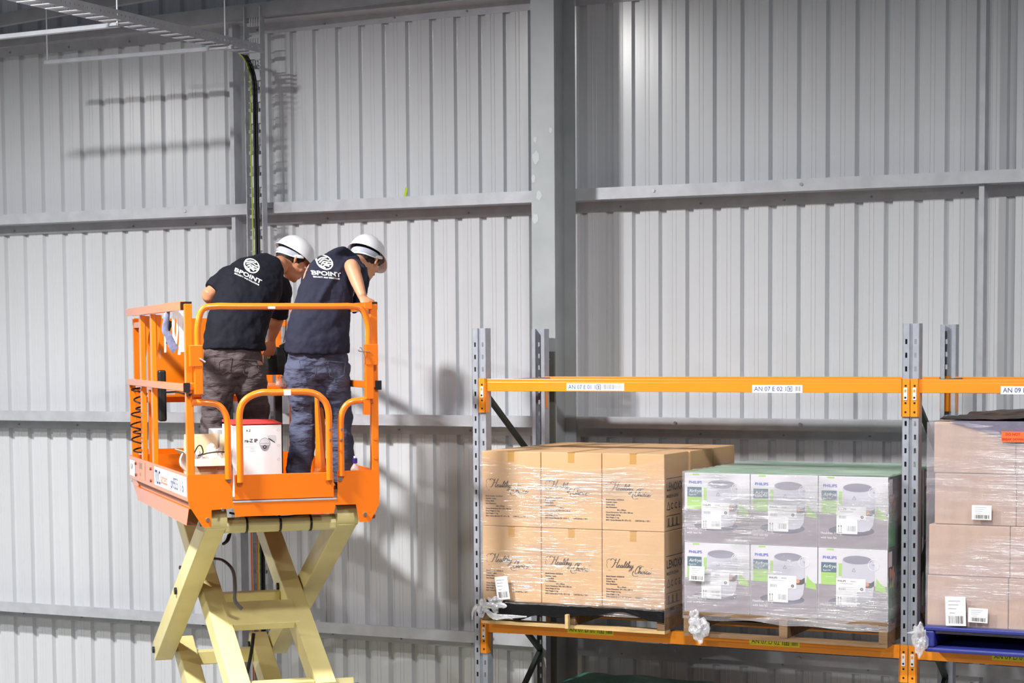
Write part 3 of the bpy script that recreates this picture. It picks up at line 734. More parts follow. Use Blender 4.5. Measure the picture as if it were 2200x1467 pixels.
film('stretch_wrap', LX2, LX2+1.198, LY+.01, LY+1.16, ZB-.06, lambda x, y, f: ZB+2*FH+.008, 'clear stretch film wrapped around the air fryer cartons', M_film2, .0035, 4.1,
     lambda x, y: ZB-.045-.02*noise.noise(Vector((x*4, y*4, 8))))
# folded film over the top
vs_ = []; N = 70; Mq = 40; mb = MB()
for j in range(Mq+1):
    for i in range(N+1):
        x = 1.198*i/N; y = 1.15*j/Mq
        vs_.append((x, y, .004+.016*abs(noise.noise(Vector((x*1.2+.5*y, y*9, 7))))+.003*noise.noise(Vector((x*5, y*20, 1)))))
mb.add(vs_, [(j*(N+1)+i, j*(N+1)+i+1, (j+1)*(N+1)+i+1, (j+1)*(N+1)+i) for j in range(Mq) for i in range(N)]); mb.flat = True
o = mb.build('top_sheet', M_filmg, None, True); o.location = (LX2, LY+.012, ZB+2*FH)
tag(o, 'pale green plastic sheet folded over the top of the air fryer cartons', 'plastic sheet')
a = onY(1506, 1348, LY); o = thing('film_tail', 'crumpled knot of clear film hanging at the left base of the air fryer pallet', 'plastic wrap', (a.x, LY-.03, a.z+H))
crumple('film_knot', M_filmk, o, (0, 0, -.0), .062, 7.7, (.9, .5, 1.0)); crumple('film_knot', M_filmk, o, (-.03, 0, .055), .045, 3.1, (.8, .5, 1.0))
ship_label('shipping_label', 1497, 1232, .092, .085, R_(1), LY-.016, 'cream barcode label on the lower left air fryer carton')

# ---- load 3: tall brown cartons on a blue pallet
t = thing('plastic_pallet', 'blue plastic pallet under the tall load at the right edge', 'pallet', (LX3-.01, LY-.04, Z_P))
b = MB(); b.box(0, 1.18, 0, 1.165, .118, .14); b.build('deck', M_blue, t, bevel=.006)
b = MB(); b.box(0, 1.18, 0, 1.165, 0, .026); b.build('skid', M_blue, t, bevel=.010)
for x0_, x1_ in ((0, .055), (.56, .62), (1.125, 1.18)):
    MB().box(x0_, x1_, .004, 1.16, .0265, .1175).build('bearer', M_blue, t, bevel=.010)
MB().box(.056, 1.124, 1.10, 1.16, .0265, .1175).build('rear_wall', M_blue, t)
GW, GD, GH = .44, .575, (-.424-(-1.535))/4
def big_carton():
    t = thing('cardboard_carton', 'x', 'carton'); MB().box(0, GW-.003, 0, GD-.004, 0, GH-.003).build('carton_body', M_cardb, t, bevel=.005)
    MB().box(.0, GW-.003, GD/2-.025, GD/2+.025, GH-.0032, GH-.0022).build('packing_tape', M_tape, t); return t
c0 = big_carton(); used = False
names = ['lowest', 'second', 'third', 'top']
for k in (3, 2, 1, 0):
    for j in range(2):
        for i in range(2):
            off = (.018, .004, -.006, -.012)[3-k]
            loc = (LX3+off+.008+GW*i+(.02 if k == 2 else 0), LY+.0+GD*j, Z_P+.142+GH*k)
            lb = 'pinkish brown carton, %s layer of the tall load, %s row, %s' % (names[k], ('front', 'rear')[j], ('at the left', 'second from the left')[i])
            if not used: c0.location = loc; c0['label'] = lb; c0['group'] = 'cartons of the tall load'; used = True
            else: dup(c0, loc, lb, 'cartons of the tall load')
T3 = Z_P+.142+4*GH
film('stretch_wrap', LX3-.004, LX3+.9, LY-.005, LY+1.16, Z_P+.10, lambda x, y, f: T3-.005, 'clear stretch film around the tall load at the right edge', M_film3, .0045, 9.1)
# black sheet on top and its grey film border
mb = MB(); vs_ = []; N = 60
for j in range(31):
    for i in range(N+1):
        x = .9*i/N; y = 1.1*j/30
        vs_.append((x+.05, y, .012+.03*abs(noise.noise(Vector((x*3+2, y*5, 3))))+.012*noise.noise(Vector((x*9, y*9, 1)))+.03*min(1, y*2)*min(1, x*1.6+.1)))
mb.add(vs_, [(j*(N+1)+i, j*(N+1)+i+1, (j+1)*(N+1)+i+1, (j+1)*(N+1)+i) for j in range(30) for i in range(N)]); mb.flat = True
o = mb.build('top_sheet', M_blackgloss, None, True); o.location = (LX3, LY+.02, T3)
so = o.modifiers.new('thickness', 'SOLIDIFY'); so.thickness = .001
tag(o, 'crumpled black plastic sheet on top of the tall load', 'plastic sheet')
M_gf = mat('grey_film', (128, 122, 142), .35, 0, .2, 8, .3, 30)
mb = MB(); mb.flat = True; mb.add([(.10, 0, .0), (.93, 0, .0), (.93, 0, -.16), (.52, 0, -.115)], [(0, 1, 2, 3)])
o = mb.build('film_border', M_gf, None); o.location = (LX3, LY-.016, T3+.004)
so = o.modifiers.new('thickness', 'SOLIDIFY'); so.thickness = .0008
tag(o, 'dark grey edge of the plastic cap folded down over the tall load', 'plastic sheet')
YL3 = LY-.03
ship_label('carton_label', 2109, 1101, .105, .078, 0, YL3, 'white barcode label halfway up the tall load')
ship_label('carton_label', 2101, 1322, .105, .078, R_(1), YL3, 'white barcode label low on the tall load, right of the tall label')
ship_label('shipping_label', 2053, 1313, .11, .158, R_(-2), YL3-.003, 'tall white shipping label at the base of the tall load')
a = onY(2176, 938, YL3); b = MB(); b.flat = True; b.box(-.06, .06, 0, .001, -.028, .028); b.cur = 1
put_text(b, 'DO NOT', .019, 0, .006, -.0008, align='CENTER', weight=.0005); put_text(b, 'BREAK DOWN', .017, 0, -.02, -.0008, align='CENTER', weight=.0005)
o = b.build('warning_label', [M_orlab, mat('label_red_ink', (200, 40, 30), .5)]); o.location = (a.x, YL3, a.z+H); tag(o, 'fluorescent orange warning label near the top of the tall load', 'label')
o = thing('film_tail', 'torn clear film bunched at the left corner of the blue pallet', 'plastic wrap', (LX3-.03, LY-.05, Z_P+.07))
crumple('film_knot', M_filmk, o, (0, 0, 0), .055, 12.7, (.7, .5, 1.5))
mb = MB(); mb.loft([(0, 0, .05), (-.03, -.005, .035), (-.07, -.005, .03)], [(.02, .004), (.008, .003), (.002, .002)], 8, (0, 0, 1)); mb.build('film_strand', M_filmk, o, True)

# ---- load on the level below, only its top shows
wood_pallet(-5.25, 1.165, 1.165, ZC+.0015, 'wooden pallet on the level below, under the green wrapped load', M_woodd)
GT = -2.135+H; gz0 = ZC+.0015+.142
o = MB().box(0, 1.14, 0, 1.12, 0, GT-gz0-.006).build('wrapped_carton_stack', M_cardb, None, bevel=.01); o.location = (-5.24, LY+.03, gz0); tag(o, 'dark wrapped carton block on the rack level below', 'carton')
mb = MB(); vs_ = []
for j in range(31):
    for i in range(41):
        x = 1.15*i/40; y = 1.13*j/30; e = min(x, 1.15-x, y, 1.13-y)
        vs_.append((x, y, .03*min(1, e*5)+.014*noise.noise(Vector((x*6, y*6, 2)))))
mb.add(vs_, [(j*41+i, j*41+i+1, (j+1)*41+i+1, (j+1)*41+i) for j in range(30) for i in range(40)]); mb.flat = True
o = mb.build('top_sheet', mat('green_sheet', (72, 130, 112), .3, bump=.5, bscale=14), None, True); o.location = (-5.245, LY+.025, GT)
so = o.modifiers.new('thickness', 'SOLIDIFY'); so.thickness = .001
tag(o, 'dark green plastic sheet over the load at the bottom edge of the picture', 'plastic sheet')
# ================================================================== SCISSOR LIFT  (frame: u right along its front, v deeper, z up from the deck)
lift = thing('scissor_lift', 'orange and cream scissor lift raised beside the wall carrying two workers', 'scissor lift', LB, BE)
def part(name, mbx, mt, smooth=False, bevel=0, parent=None, label=None):
    o = mbx.build(name, mt, parent or lift, smooth, bevel)
    if label: o['label'] = label
    return o
PW, PL = 1.105, 2.25
part('deck', MB().box(.01, PW-.01, .012, PL, -.03, 0), mat('deck_steel', (150, 96, 60), .5, .1, .2), bevel=.002)
# front fascia
sk = MB(); sk.prism([(0, 0), (0, -.022), (.078, -.148), (.125, -.150), (.128, -.052), (.255, -.046), (.262, -.094), (.835, -.094), (.845, -.046), (.965, -.046), (.985, -.150), (1.048, -.150), (PW, -.05), (PW, .150), (.858, .150), (.858, 0), (.247, 0)][0:1]+[(0, -.022), (.078, -.148), (.125, -.150), (.128, -.052), (.255, -.046), (.262, -.094), (.835, -.094), (.845, -.046), (.965, -.046), (.985, -.150), (1.048, -.150), (PW, -.05), (PW, .150), (.858, .150), (.858, -.004), (.247, -.004), (.247, .150), (0, .150)], -.006, .0, 'y')
part('front_fascia', sk, M_lift)
g = MB(); g.box(.262, .836, -.004, .002, 0, .143); part('gate_kick_plate', g, M_lift, bevel=.002)
part('gate_hinge_strip', MB().box(.25, .85, -.009, -.0065, -.014, -.004), M_galv)
for (u, z, r) in ((.230, .118, .014), (.873, .103, .012), (.105, -.105, .011), (1.018, -.105, .011), (.190, -.052, .008)):
    part('bolt_head', MB().cyl((u, -.006, z), (u, -.018, z), r, 10), M_steel, True)
# left side: toe board, bevelled skirt
part('side_toe_board', MB().box(-.004, .004, .0, PL, 0, .15), M_lift, bevel=.002)
part('side_toe_board', MB().box(PW-.004, PW+.004, .0, PL, 0, .15), M_lift, bevel=.002)
for s, u0 in ((1, 0), (-1, PW)):
    b = MB(); q = lambda d: u0+s*d
    b.add([(q(0), 0, 0), (q(0), PL, 0), (q(.018), PL, -.012), (q(.018), 0, -.012), (q(.018), PL-.03, -.04), (q(.018), 0, -.04), (q(.002), 2.0, -.045), (q(.002), .0, -.045), (q(.002), 1.93, -.125), (q(.002), .08, -.14), (q(.06), 1.93, -.125), (q(.06), .08, -.14)],
          [(0, 1, 2, 3), (3, 2, 4, 5), (5, 4, 6, 7), (7, 6, 8, 9), (9, 8, 10, 11)])
    o = part('side_skirt', b, M_lift); so = o.modifiers.new('thickness', 'SOLIDIFY'); so.thickness = .003
part('rear_bracket', MB().prism([(2.245, 0), (1.96, -.12), (1.93, -.125), (1.93, -.02), (2.05, 0)], .006, .012, 'x'), M_lift)
part('rear_toe_board', MB().box(.005, PW-.005, PL-.005, PL+.003, 0, .15), M_lift)
# side banner and stickers
def side_quad(mbx, v0, v1, z0, z1, u=-.0052):      # faces -u; v decreases to the right of the picture
    mbx.add([(u, v0, z0), (u, v1, z0), (u, v1, z1), (u, v0, z1)], [(0, 1, 2, 3)])
def side_text(mbx, s, size, v, z, u=-.0060, **kw):
    vv, f = text_mesh(s, size, **kw); mbx.add([(u, v-a, z+c) for a, c in vv], f)
b = MB(); b.flat = True; side_quad(b, .02, 1.18, .022, .135); b.cur = 1
side_text(b, 'TLC', .115, 1.15, .036, sx=1.0, weight=.002); side_text(b, 'ph9555 1116', .095, .56, .042, sx=.86, weight=.001)
b.cur = 2; side_text(b, 'access', .095, .93, .045, sx=1.02, weight=.001)
part('hire_banner', b, [M_white, M_navy, M_or])
b = MB(); b.flat = True; side_quad(b, 1.98, 2.22, .02, .125); b.cur = 1; side_text(b, 'CAP', .05, 2.17, .065); part('white_sticker', b, [M_white, M_grey])
b = MB(); b.flat = True; side_quad(b, 1.56, 1.83, .02, .135, -.0051); b.cur = 1; side_text(b, 'UNIT', .06, 1.8, .085); side_text(b, 'SWL', .03, 1.78, .04); part('faded_sticker', b, [mat('faded_orange_sticker', (224, 160, 130), .5), M_grey])
for v, z in ((1.95, .11), (1.95, .035), (1.32, .11), (1.32, .035)): part('bolt_head', MB().cyl((-.004, v, z), (-.011, v, z), .009, 8), M_redd)
# guard rails ------------------------------------------------------
ZR, RW = 1.095, .025
def sq(a, b_, w_=.048, h_=.048, name='rail', m_=M_rail, par=None): return part(name, MB().bar(a, b_, w_, h_), m_, bevel=.004, parent=par)
sq((.018, .02, .14), (.018, .02, ZR+.01), name='corner_post', w_=.042, h_=.042); sq((PW-.018, .02, .14), (PW-.018, .02, ZR+.01), name='corner_post', w_=.042, h_=.042)
part('post_cap', MB().box(.0, .038, .0, .04, ZR+.0105, ZR+.022), M_black); part('post_cap', MB().box(PW-.038, PW, 0, .04, ZR+.0105, ZR+.022), M_black)
for u in (.0, PW):
    s = 1 if u == 0 else -1
    sq((u-s*.0, .06, ZR), (u, 2.17, ZR), .036, .05, 'top_rail'); sq((u-s*.0, .0, .640), (u, 2.17, .640), .036, .042, 'mid_rail')
    part('rail_end_cap', MB().box(u-.016, u+.016, .045, .059, ZR-.022, ZR+.022), M_black); part('rail_end_cap', MB().box(u-.018, u+.018, -.02, -.001, .612, .665), M_black)
    part('rail_end_cap', MB().box(u-.016, u+.016, 2.171, 2.18, ZR-.022, ZR+.022), M_black)
    for v in (1.73, 1.29): sq((u+s*.022, v, .02), (u+s*.022, v, ZR-.026), .032, .062, 'guard_post', m_=M_rail)
    for v in (1.73, 1.29):
        part('post_gusset', MB().prism([(u+s*.03, ZR-.03), (u+s*.075, ZR-.03), (u+s*.03, .74)], v-.025, v-.020, 'y'), M_lift)
    sq((u+s*.024, 2.15, .02), (u+s*.012, 2.15, .62), .04, .03, 'guard_post')
# front top bar (drop bar with rounded corners)
zt_ = LP(600, 658, -.03).z
bar = MB(); uL, uR = .062, 1.045
bar.tube([(uL, -.03, .66), (uL, -.03, .86), (uL+.002, -.03, .98), (uL+.03, -.03, zt_-.018), (uL+.10, -.03, zt_), (.3, -.03, zt_), (.8, -.03, zt_), (uR-.10, -.03, zt_), (uR-.035, -.03, zt_-.02), (uR-.0, -.03, .98), (uR, -.03, .86), (uR, -.03, .66)], .0185, 14, 5)
gate = part('entry_drop_bar', bar, M_rail, True)
for u in (uL, uR):
    c = -.012 if u == uL else .012
    part('latch_plate', MB().box(min(u-.024, u+c*3.3-.01), max(u+.024, u+c*3.3+.01), -.056, -.008, .755, .875), M_lift, bevel=.004, parent=gate)
    part('hinge_sleeve', MB().box(u-.024, u+.024, -.052, -.010, .56 if u == uR else .60, .76), M_lift, bevel=.004, parent=gate)
part('hinge_pin_end', MB().bar((uR-.015, -.03, .47), (uR-.015, -.03, .56), .035, .03), M_lift, parent=gate)
part('latch_pin', MB().cyl((uL+.005, -.058, .80), (uL+.035, -.062, .78), .006, 8), M_steel, parent=gate)
part('latch_pin', MB().tube([(uR-.0, -.058, .83), (uR-.05, -.062, .832), (uR-.07, -.066, .84), (uR-.055, -.066, .855), (uR-.03, -.066, .80), (uR-.03, -.066, .76)], .003, 6), M_steel, parent=gate)
part('rail_sticker', MB().box(.46, .50, -.0512, -.0485, zt_-.014, zt_-.001), M_white, parent=gate)
# lower gate hoop
hoop = MB(); a0, a1, zh = .292, .808, LP(600, 843, -.02).z
hoop.tube([(a0, -.02, .10), (a0, -.02, .35), (a0+.003, -.02, .50), (a0+.04, -.02, zh-.035), (a0+.12, -.02, zh), (.5, -.02, zh), (a1-.12, -.02, zh), (a1-.04, -.02, zh-.035), (a1-.003, -.02, .50), (a1, -.02, .35), (a1, -.02, .10)], .0195, 14, 5)
hp = part('gate_hoop', hoop, M_rail, True)
part('hoop_sticker', MB().box(.545, .585, -.0408, -.036, zh-.016, zh+.016), M_white, parent=hp)
for z in (.39, .33): part('gate_bolt', MB().cyl((a1+.003, -.041, z), (a1+.003, -.048, z), .007, 8), M_steel, parent=hp)
# side stubs
for (u0, u1, s) in ((.03, .225, 1), (PW-.03, PW-.225, -1)):
    zz = .553
    b = MB(); b.tube([(u0, -.0, zz), (u0+s*.07, -.01, zz), (u0+s*.14, -.012, zz-.012), (u0+s*.18, -.012, zz-.055), (u1, -.012, zz-.12), (u1, -.012, .3), (u1, -.012, .12)], .0185, 14, 5)
    st = part('fixed_hoop', b, M_rail, True)
    if s < 0:
        for z in (.39, .33): part('gate_bolt', MB().cyl((u1, -.032, z), (u1, -.04, z), .007, 8), M_steel, parent=st)
part('corner_bracket', MB().box(PW-.075, PW-.03, -.015, .06, ZR-.02, ZR+.02), M_rail, bevel=.003)
for (u, z) in ((PW-.018, .33), (PW-.018, .22)): part('bolt_head', MB().cyl((u, -.002, z), (u, -.009, z), .011, 10), M_lift)
part('corner_clamp', MB().box(PW-.045, PW+.012, -.012, .05, .625, .665), M_rail, bevel=.003); part('corner_clamp', MB().box(-.012, .045, -.012, .05, .625, .665), M_rail, bevel=.003)
# extension deck at the far end
EX0, EX1, EV = .13, PW-.06, 2.9
part('extension_deck', MB().box(EX0, EX1, PL+.004, EV, -.02, 0.002), M_lift)
part('extension_toe_board', MB().box(EX0, EX1, EV-.008, EV, .002, .155), M_lift)
part('extension_side', MB().box(EX0-.006, EX0, PL+.004, EV, -.02, .15), M_lift); part('extension_side', MB().box(EX1, EX1+.006, PL+.004, EV, -.02, .15), M_lift)
for u in (EX0+.02, EX1-.02):
    sq((u, EV-.02, .0), (u, EV-.02, 1.07), name='guard_post', w_=.04, h_=.04)
    sq((u, PL-.2, 1.02), (u, EV-.02, 1.02), .035, .04, 'top_rail'); sq((u, PL-.2, .60), (u, EV-.02, .60), .035, .035, 'mid_rail')
    sq((u, PL+.02, .0), (u, PL+.02, 1.0), name='guard_post', w_=.035, h_=.035)
sq((EX0, EV-.02, 1.045), (EX1, EV-.02, 1.045), .04, .045, 'top_rail'); sq((EX0, EV-.02, .50), (EX1, EV-.02, .50), .035, .04, 'mid_rail')
# big orange panel (document/control side)
pa = LP(327, 684, 2.8); pb2 = LP(440, 851, 2.8)
part('orange_panel', MB().box(pa.x, pa.x+.68, 2.79, 2.80, pb2.z, pa.z), M_liftp, bevel=.003)
part('slot_mark', MB().add([(0, 0, 0)], []).box(pa.x+.045, pa.x+.052, 2.7885, 2.7898, pa.z-.09, pa.z-.03), M_galv)
part('slot_mark', MB().box(pa.x+.045, pa.x+.052, 2.7885, 2.7898, pa.z-.28, pa.z-.22), M_galv)
# black manual box / foam pad behind the left rail
qa = LP(338, 795, 1.6); part('black_pad', MB().box(qa.x-.0, qa.x+.05, 1.56, 1.62, LP(338, 905, 1.6).z, qa.z), M_black, bevel=.012)
# instruction plate
qa = LP(347, 838, 2.6); part('instruction_plate', MB().box(qa.x, qa.x+.11, 2.70, 2.706, qa.z-.035, qa.z), M_pink)
# warning decals on the near panel
ca = LP(417, 742, 2.4)
for (py0, py1, m_) in ((742, 751, M_white), (752, 770, M_red), (770, 774, M_yg), (774, 777, M_fgreen), (777, 783, M_white), (783, 806, M_black)):
    z1_, z0_ = LP(417, py0, 2.4).z, LP(417, py1, 2.4).z; part('warning_decal', MB().box(ca.x-.008, ca.x+.008, 2.4, 2.402, z0_, z1_), m_)
# control console at the far middle with upright box, tray
part('control_post', MB().box(*(lambda a_, c_: (a_.x, c_.x, 1.93, 1.97, c_.z, a_.z))(LP(568, 783, 1.95), LP(584, 822, 1.95))), M_lift, bevel=.003)
c1 = LP(552, 838, 1.9); c2 = LP(606, 812, 1.9)
part('control_tray', MB().box(c1.x, c2.x, 1.75, 2.05, c1.z-.0, c1.z+.03), M_lift, bevel=.003)
sq((c2.x-.02, 1.95, 0), (c2.x-.02, 1.95, c1.z), .05, .05, 'control_stand', m_=M_black)
sq((.62, 2.2, 0), (.62, 2.2, .62), .14, .03, 'rear_gate_panel', m_=mat('dark_panel', (34, 40, 38), .6))
sq((.80, 2.2, 0), (.80, 2.2, .60), .05, .03, 'guard_post', m_=M_galvd)
# orange cone-like bracket between the right legs
qa = LP(690, 1000, .45); qt = LP(680, 850, .45)
b = MB(); b.loft([(qa.x, .45, 0), (qa.x, .45, .05), (qa.x-.005, .45, .14), (qa.x-.01, .45, .30), (qt.x, .45, qt.z)], [(.07, .02), (.065, .02), (.035, .018), (.022, .015), (.012, .012)], 4, (1, .0, 0), 2)
part('swing_gate_stay', b, M_rail)
# coiled black cable at the left rail
pts = []; c = LP(298, 920, 1.9)
for i in range(150):
    a = i*.34; z = LP(298, 832, 1.9).z-(i/149)*(.43)+.012*math.sin(a*.37); q_ = .036+.012*math.sin(i*.11); pts.append((c.x+.012*math.sin(i*.05)+q_*math.cos(a), 1.9+q_*math.sin(a), z))
part('coiled_cable', MB().tube(pts, .0055, 6, 1), M_rubber, True)
pts = []
c = LP(410, 836, 1.35); d_ = LP(500, 829, 1.6)
for i in range(110):
    t_ = i/109; q = c.lerp(d_, t_); a = i*.62; pts.append((q.x, q.y+.016*math.cos(a), q.z+.016*math.sin(a)-.03*math.sin(math.pi*t_)))
part('coiled_cable', MB().tube(pts, .0045, 6, 1), M_rubber, True)
part('loose_cable', MB().tube([LP(300, 826, 1.9), LP(330, 832, 1.8), LP(350, 842, 1.6), LP(380, 842, 1.3), LP(402, 848, .05), LP(412, 846, .02)], .006, 8, 6), M_rubber, True)
# ---- scissor arms
AW = .12
def arm(u, v0, z0, v1, z1, th=.135, nm='scissor_arm', e0=.05, e1=.03):
    a = Vector((u, v0, z0)); b_ = Vector((u, v1, z1)); t_ = (b_-a).normalized(); a -= t_*e0; b_ += t_*e1
    o = part(nm, MB().bar(a, b_, AW, th, up=(0, 0, 1)), M_cream, bevel=.006)
    for e in (Vector((u, v0, z0)), Vector((u, (v0+v1)/2, (z0+z1)/2)), Vector((u, v1, z1))):
        part('pivot_pin', MB().cyl(e-Vector((AW/2+.014, 0, 0)), e+Vector((AW/2+.014, 0, 0)), .022, 12), M_black, True, parent=o)
    return o
VA, VB = .16, 2.03; UO = (.165, .935); UI = (.305, .805); ST = 1.0; ZA = -.135
for k in range(3):
    za, zb = ZA-ST*k, ZA-ST*(k+1)
    for u in UO:
        arm(u, VA, za, VB, zb, e0=.05 if k == 0 else -.02) 
    for u in UI: arm(u, VB, za, VA, zb)
for u in UO:   # curved top cap where the outer arms meet the platform
    cap = MB(); cap.loft([(u-AW/2-.004, VA-.04, ZA+.02), (u+AW/2+.004, VA-.04, ZA+.02)], [.062, .062], 20, (0, 0, 1), 1); part('arm_head', cap, M_cream, True)
tube_m = MB(); tube_m.loft([(UO[0]+AW/2, VA-.02, ZA-.02), (UO[1]-AW/2, VA-.02, ZA-.02)], [.045, .045], 8, (0, 0, 1), 1); part('cross_tube', tube_m, M_cream)
for u in (.345, .54, .72):
    tm = MB(); tm.loft([(u, VA-.02, ZA-.02), (u+.012, VA-.02, ZA-.02)], [.049, .049], 12, (0, 0, 1), 1); part('cable_tie', tm, M_black, True)
part('loose_cable', MB().tube([(.25, VA-.05, -.08), (.38, VA-.07, -.105), (.55, VA-.08, -.112), (.7, VA-.07, -.10), (.85, VA-.05, -.085)], .006, 8), M_rubber, True)
u0, u1 = UI[0]+AW/2, UI[1]-AW/2
for k in range(3):
    za = ZA-ST*k
    vm, zm = (VA+VB)/2, za-ST/2
    part('cross_member', MB().box(u0, u1, vm-.05, vm+.05, zm-.115, zm-.025), M_cream, bevel=.006)
    # sloping plate lower down the inner arms
    d = Vector((0, VA-VB, -ST)).normalized(); c = Vector((0, vm, zm))+d*.36
    nn = Vector((0, d.z, -d.y)).normalized(); nn = nn if nn.z > 0 else -nn
    pl = MB(); a_ = Vector((u0-.03, 0, 0))+Vector((0, c.y, c.z))+nn*.062; b2 = Vector((u1+.03, 0, 0))+Vector((0, c.y, c.z))+nn*.062
    pl.bar(a_, b2, .235, .018, up=tuple(nn)); part('cross_plate', pl, M_cream, bevel=.004)
    pl = MB(); pl.bar(a_+d*.118-nn*.014+Vector((.032, 0, 0)), b2+d*.118-nn*.014-Vector((.032, 0, 0)), .012, .045, up=tuple(nn)); part('plate_lip', pl, M_cream, bevel=.003)
    part('cross_member', MB().box(u0, u1, VA-.02, VA+.10, za-ST-.02, za-ST+.055), M_cream, bevel=.006)
    part('cross_member', MB().box(u0-.0, u1, VB-.12, VB-.02, za-ST-.10, za-ST-.01), M_cream, bevel=.006)
# cable guide strap looping beside the scissor, black hose, brackets
part('cable_strap', MB().loft([LP(452, 1200, .75), LP(478, 1203, .7), LP(500, 1225, .65), LP(505, 1260, .6), LP(505, 1290, .6), LP(520, 1308, .6)], [(.008, .014)]*6, 8, None), mat('strap_grey', (88, 84, 88), .5), True)
part('hose', MB().tube([LP(545, 1360, .9), LP(540, 1400, .9), LP(532, 1440, .9), LP(520, 1480, .9)], .011, 8), M_rubber, True)
part('cable_clump', MB().tube([LP(492, 1148, .5), LP(487, 1162, .5), LP(480, 1168, .48), LP(490, 1160, .46), LP(495, 1140, .5), LP(488, 1125, .5)], .009, 8), M_rubber, True)
q = LP(392, 1222, 1.25); part('side_bracket', MB().loft([(q.x-.02, q.y, q.z+.01), (q.x+.03, q.y, q.z), (q.x+.05, q.y, q.z-.04)], [(.02, .012), (.025, .012), (.012, .01)], 8, (0, 1, 0)), M_black, True)
# chassis on the floor
ZF = -LB.z
ch = MB(); ch.box(.08, 1.02, -.15, 2.45, ZF+.22, ZF+.62); part('chassis', ch, M_lift, bevel=.02)
part('chassis_top', MB().box(.12, .98, -.05, 2.3, ZF+.622, -3.22), M_cream, bevel=.01)
for u in (.0, .97):
    for v in (.15, 2.05):
        part('wheel', MB().cyl((u, v, ZF+.20), (u+.13, v, ZF+.20), .20, 28), M_rubber, True, bevel=.01)

# ================================================================== things on the platform
def on_lift(u, v, z=0.): p = LB+LS*u+LN*v; return Vector((p.x, p.y, LB.z+z))
# white camera carton
a0_ = LP(505, 1014, .22); a1_ = LP(606, 1014, .22); zt2 = LP(560, 913, .22).z
wd = a1_.x-LP(500, 1014, .22).x; t = thing('camera_carton', 'white camera carton with a red lid standing behind the gate hoop', 'carton', on_lift(a1_.x-wd, .22), BE)
b = MB(); b.box(0, wd, 0, .30, 0.001, zt2); o = b.build('carton_body', M_white, t, bevel=.002)
b = MB(); b.box(wd-.0005, wd+.0012, .002, .298, .003, zt2); b.build('red_side_panel', M_redd, t)
b = MB(); b.add([(0, 0, zt2+.002), (wd+.004, 0, zt2+.004), (wd+.012, .30, zt2+.010), (0, .30, zt2+.014), (-.002, -.002, zt2+.006), (wd+.006, -.002, zt2+.008), (wd+.014, .30, zt2+.022), (0, .30, zt2+.026)], [(3, 2, 1, 0), (4, 5, 6, 7), (0, 1, 5, 4), (1, 2, 6, 5), (2, 3, 7, 6), (3, 0, 4, 7)]); b.build('red_lid_flap', M_red, t)
b = MB(); b.flat = True; e = -.0008
pic = MB(); pic.flat = True; txt_ = b
put_text(b, 'ra-Z IP', .027, wd-.218, zt2-.098, e, weight=.0007); put_text(b, 'A Z', .017, wd-.208, zt2-.036, e, weight=.0004)
b.cur = 1
for i, l in enumerate((.05, .0, .025)): b.quad(wd-.215, wd-.215+l, zt2-.108-.009*i, zt2-.1068-.009*i, e)
for i in range(4): b.quad(wd-.19, wd-.16, zt2-.124-.009*i, zt2-.1228-.009*i, e)
for i, x in enumerate((.27, .2, .15, .09, .05)): b.quad(wd-x, wd-x+.03, .068, .072, e)
cx = wd-.100; cz = zt2-.105
b = pic; b.cur = 2
b.disc(cx, cz, .030, .032, e-.0002); b.cur = 1; b.ring(cx, cz, .029, .0315, e-.0004); b.quad(cx-.026, cx+.026, cz-.002, cz+.0, e-.0005)
b.cur = 1; b.add([(cx+.026*math.cos(a), e-.0003, cz-.012-.032*abs(math.sin(a))) for a in [math.pi*i/14 for i in range(15)]], [tuple(range(15))])
b.cur = 0; b.disc(cx, cz-.022, .0105, .0105, e-.0006, 18); b.cur = 2; b.disc(cx, cz-.022, .004, .004, e-.0008, 12)
b.cur = 2; b.add([(cx+.015, e-.0003, cz+.045), (cx+.065, e-.0003, cz+.045), (cx+.065, e-.0003, cz+.012), (cx+.02, e-.0003, cz+.030)], [(0, 1, 2, 3)])
b.cur = 0; ribbon(b, [(cx+.022, cz+.028), (cx+.06, cz+.004)], e-.0007, .005, n=1)
b.build('camera_picture', [M_ink, M_grey, M_fback, M_pink], t)
b = txt_
b.cur = 3
for q in (.03, .12, .20): ribbon(b, [(wd-.028, zt2-q), (wd-.018, zt2-q+.008), (wd-.008, zt2-q), (wd-.018, zt2-q-.008), (wd-.028, zt2-q)], e, .002, n=1)
b.quad(wd-.27, wd-.01, .085, .087, e)
b.build('front_print', [M_ink, M_grey, M_fback, M_pink], t)
# taller white carton behind, tilted
t2 = LP(497, 922, .60); o = MB().box(-.10, .045, 0, .20, 0.001, t2.z).build('white_carton', [mat('white_carton_grey', (200, 202, 205), .5)], None, bevel=.002)
o.location = on_lift(t2.x, .60); o.rotation_euler = (0, 0, BE); tag(o, 'plain white carton between the open box and the camera carton', 'carton')
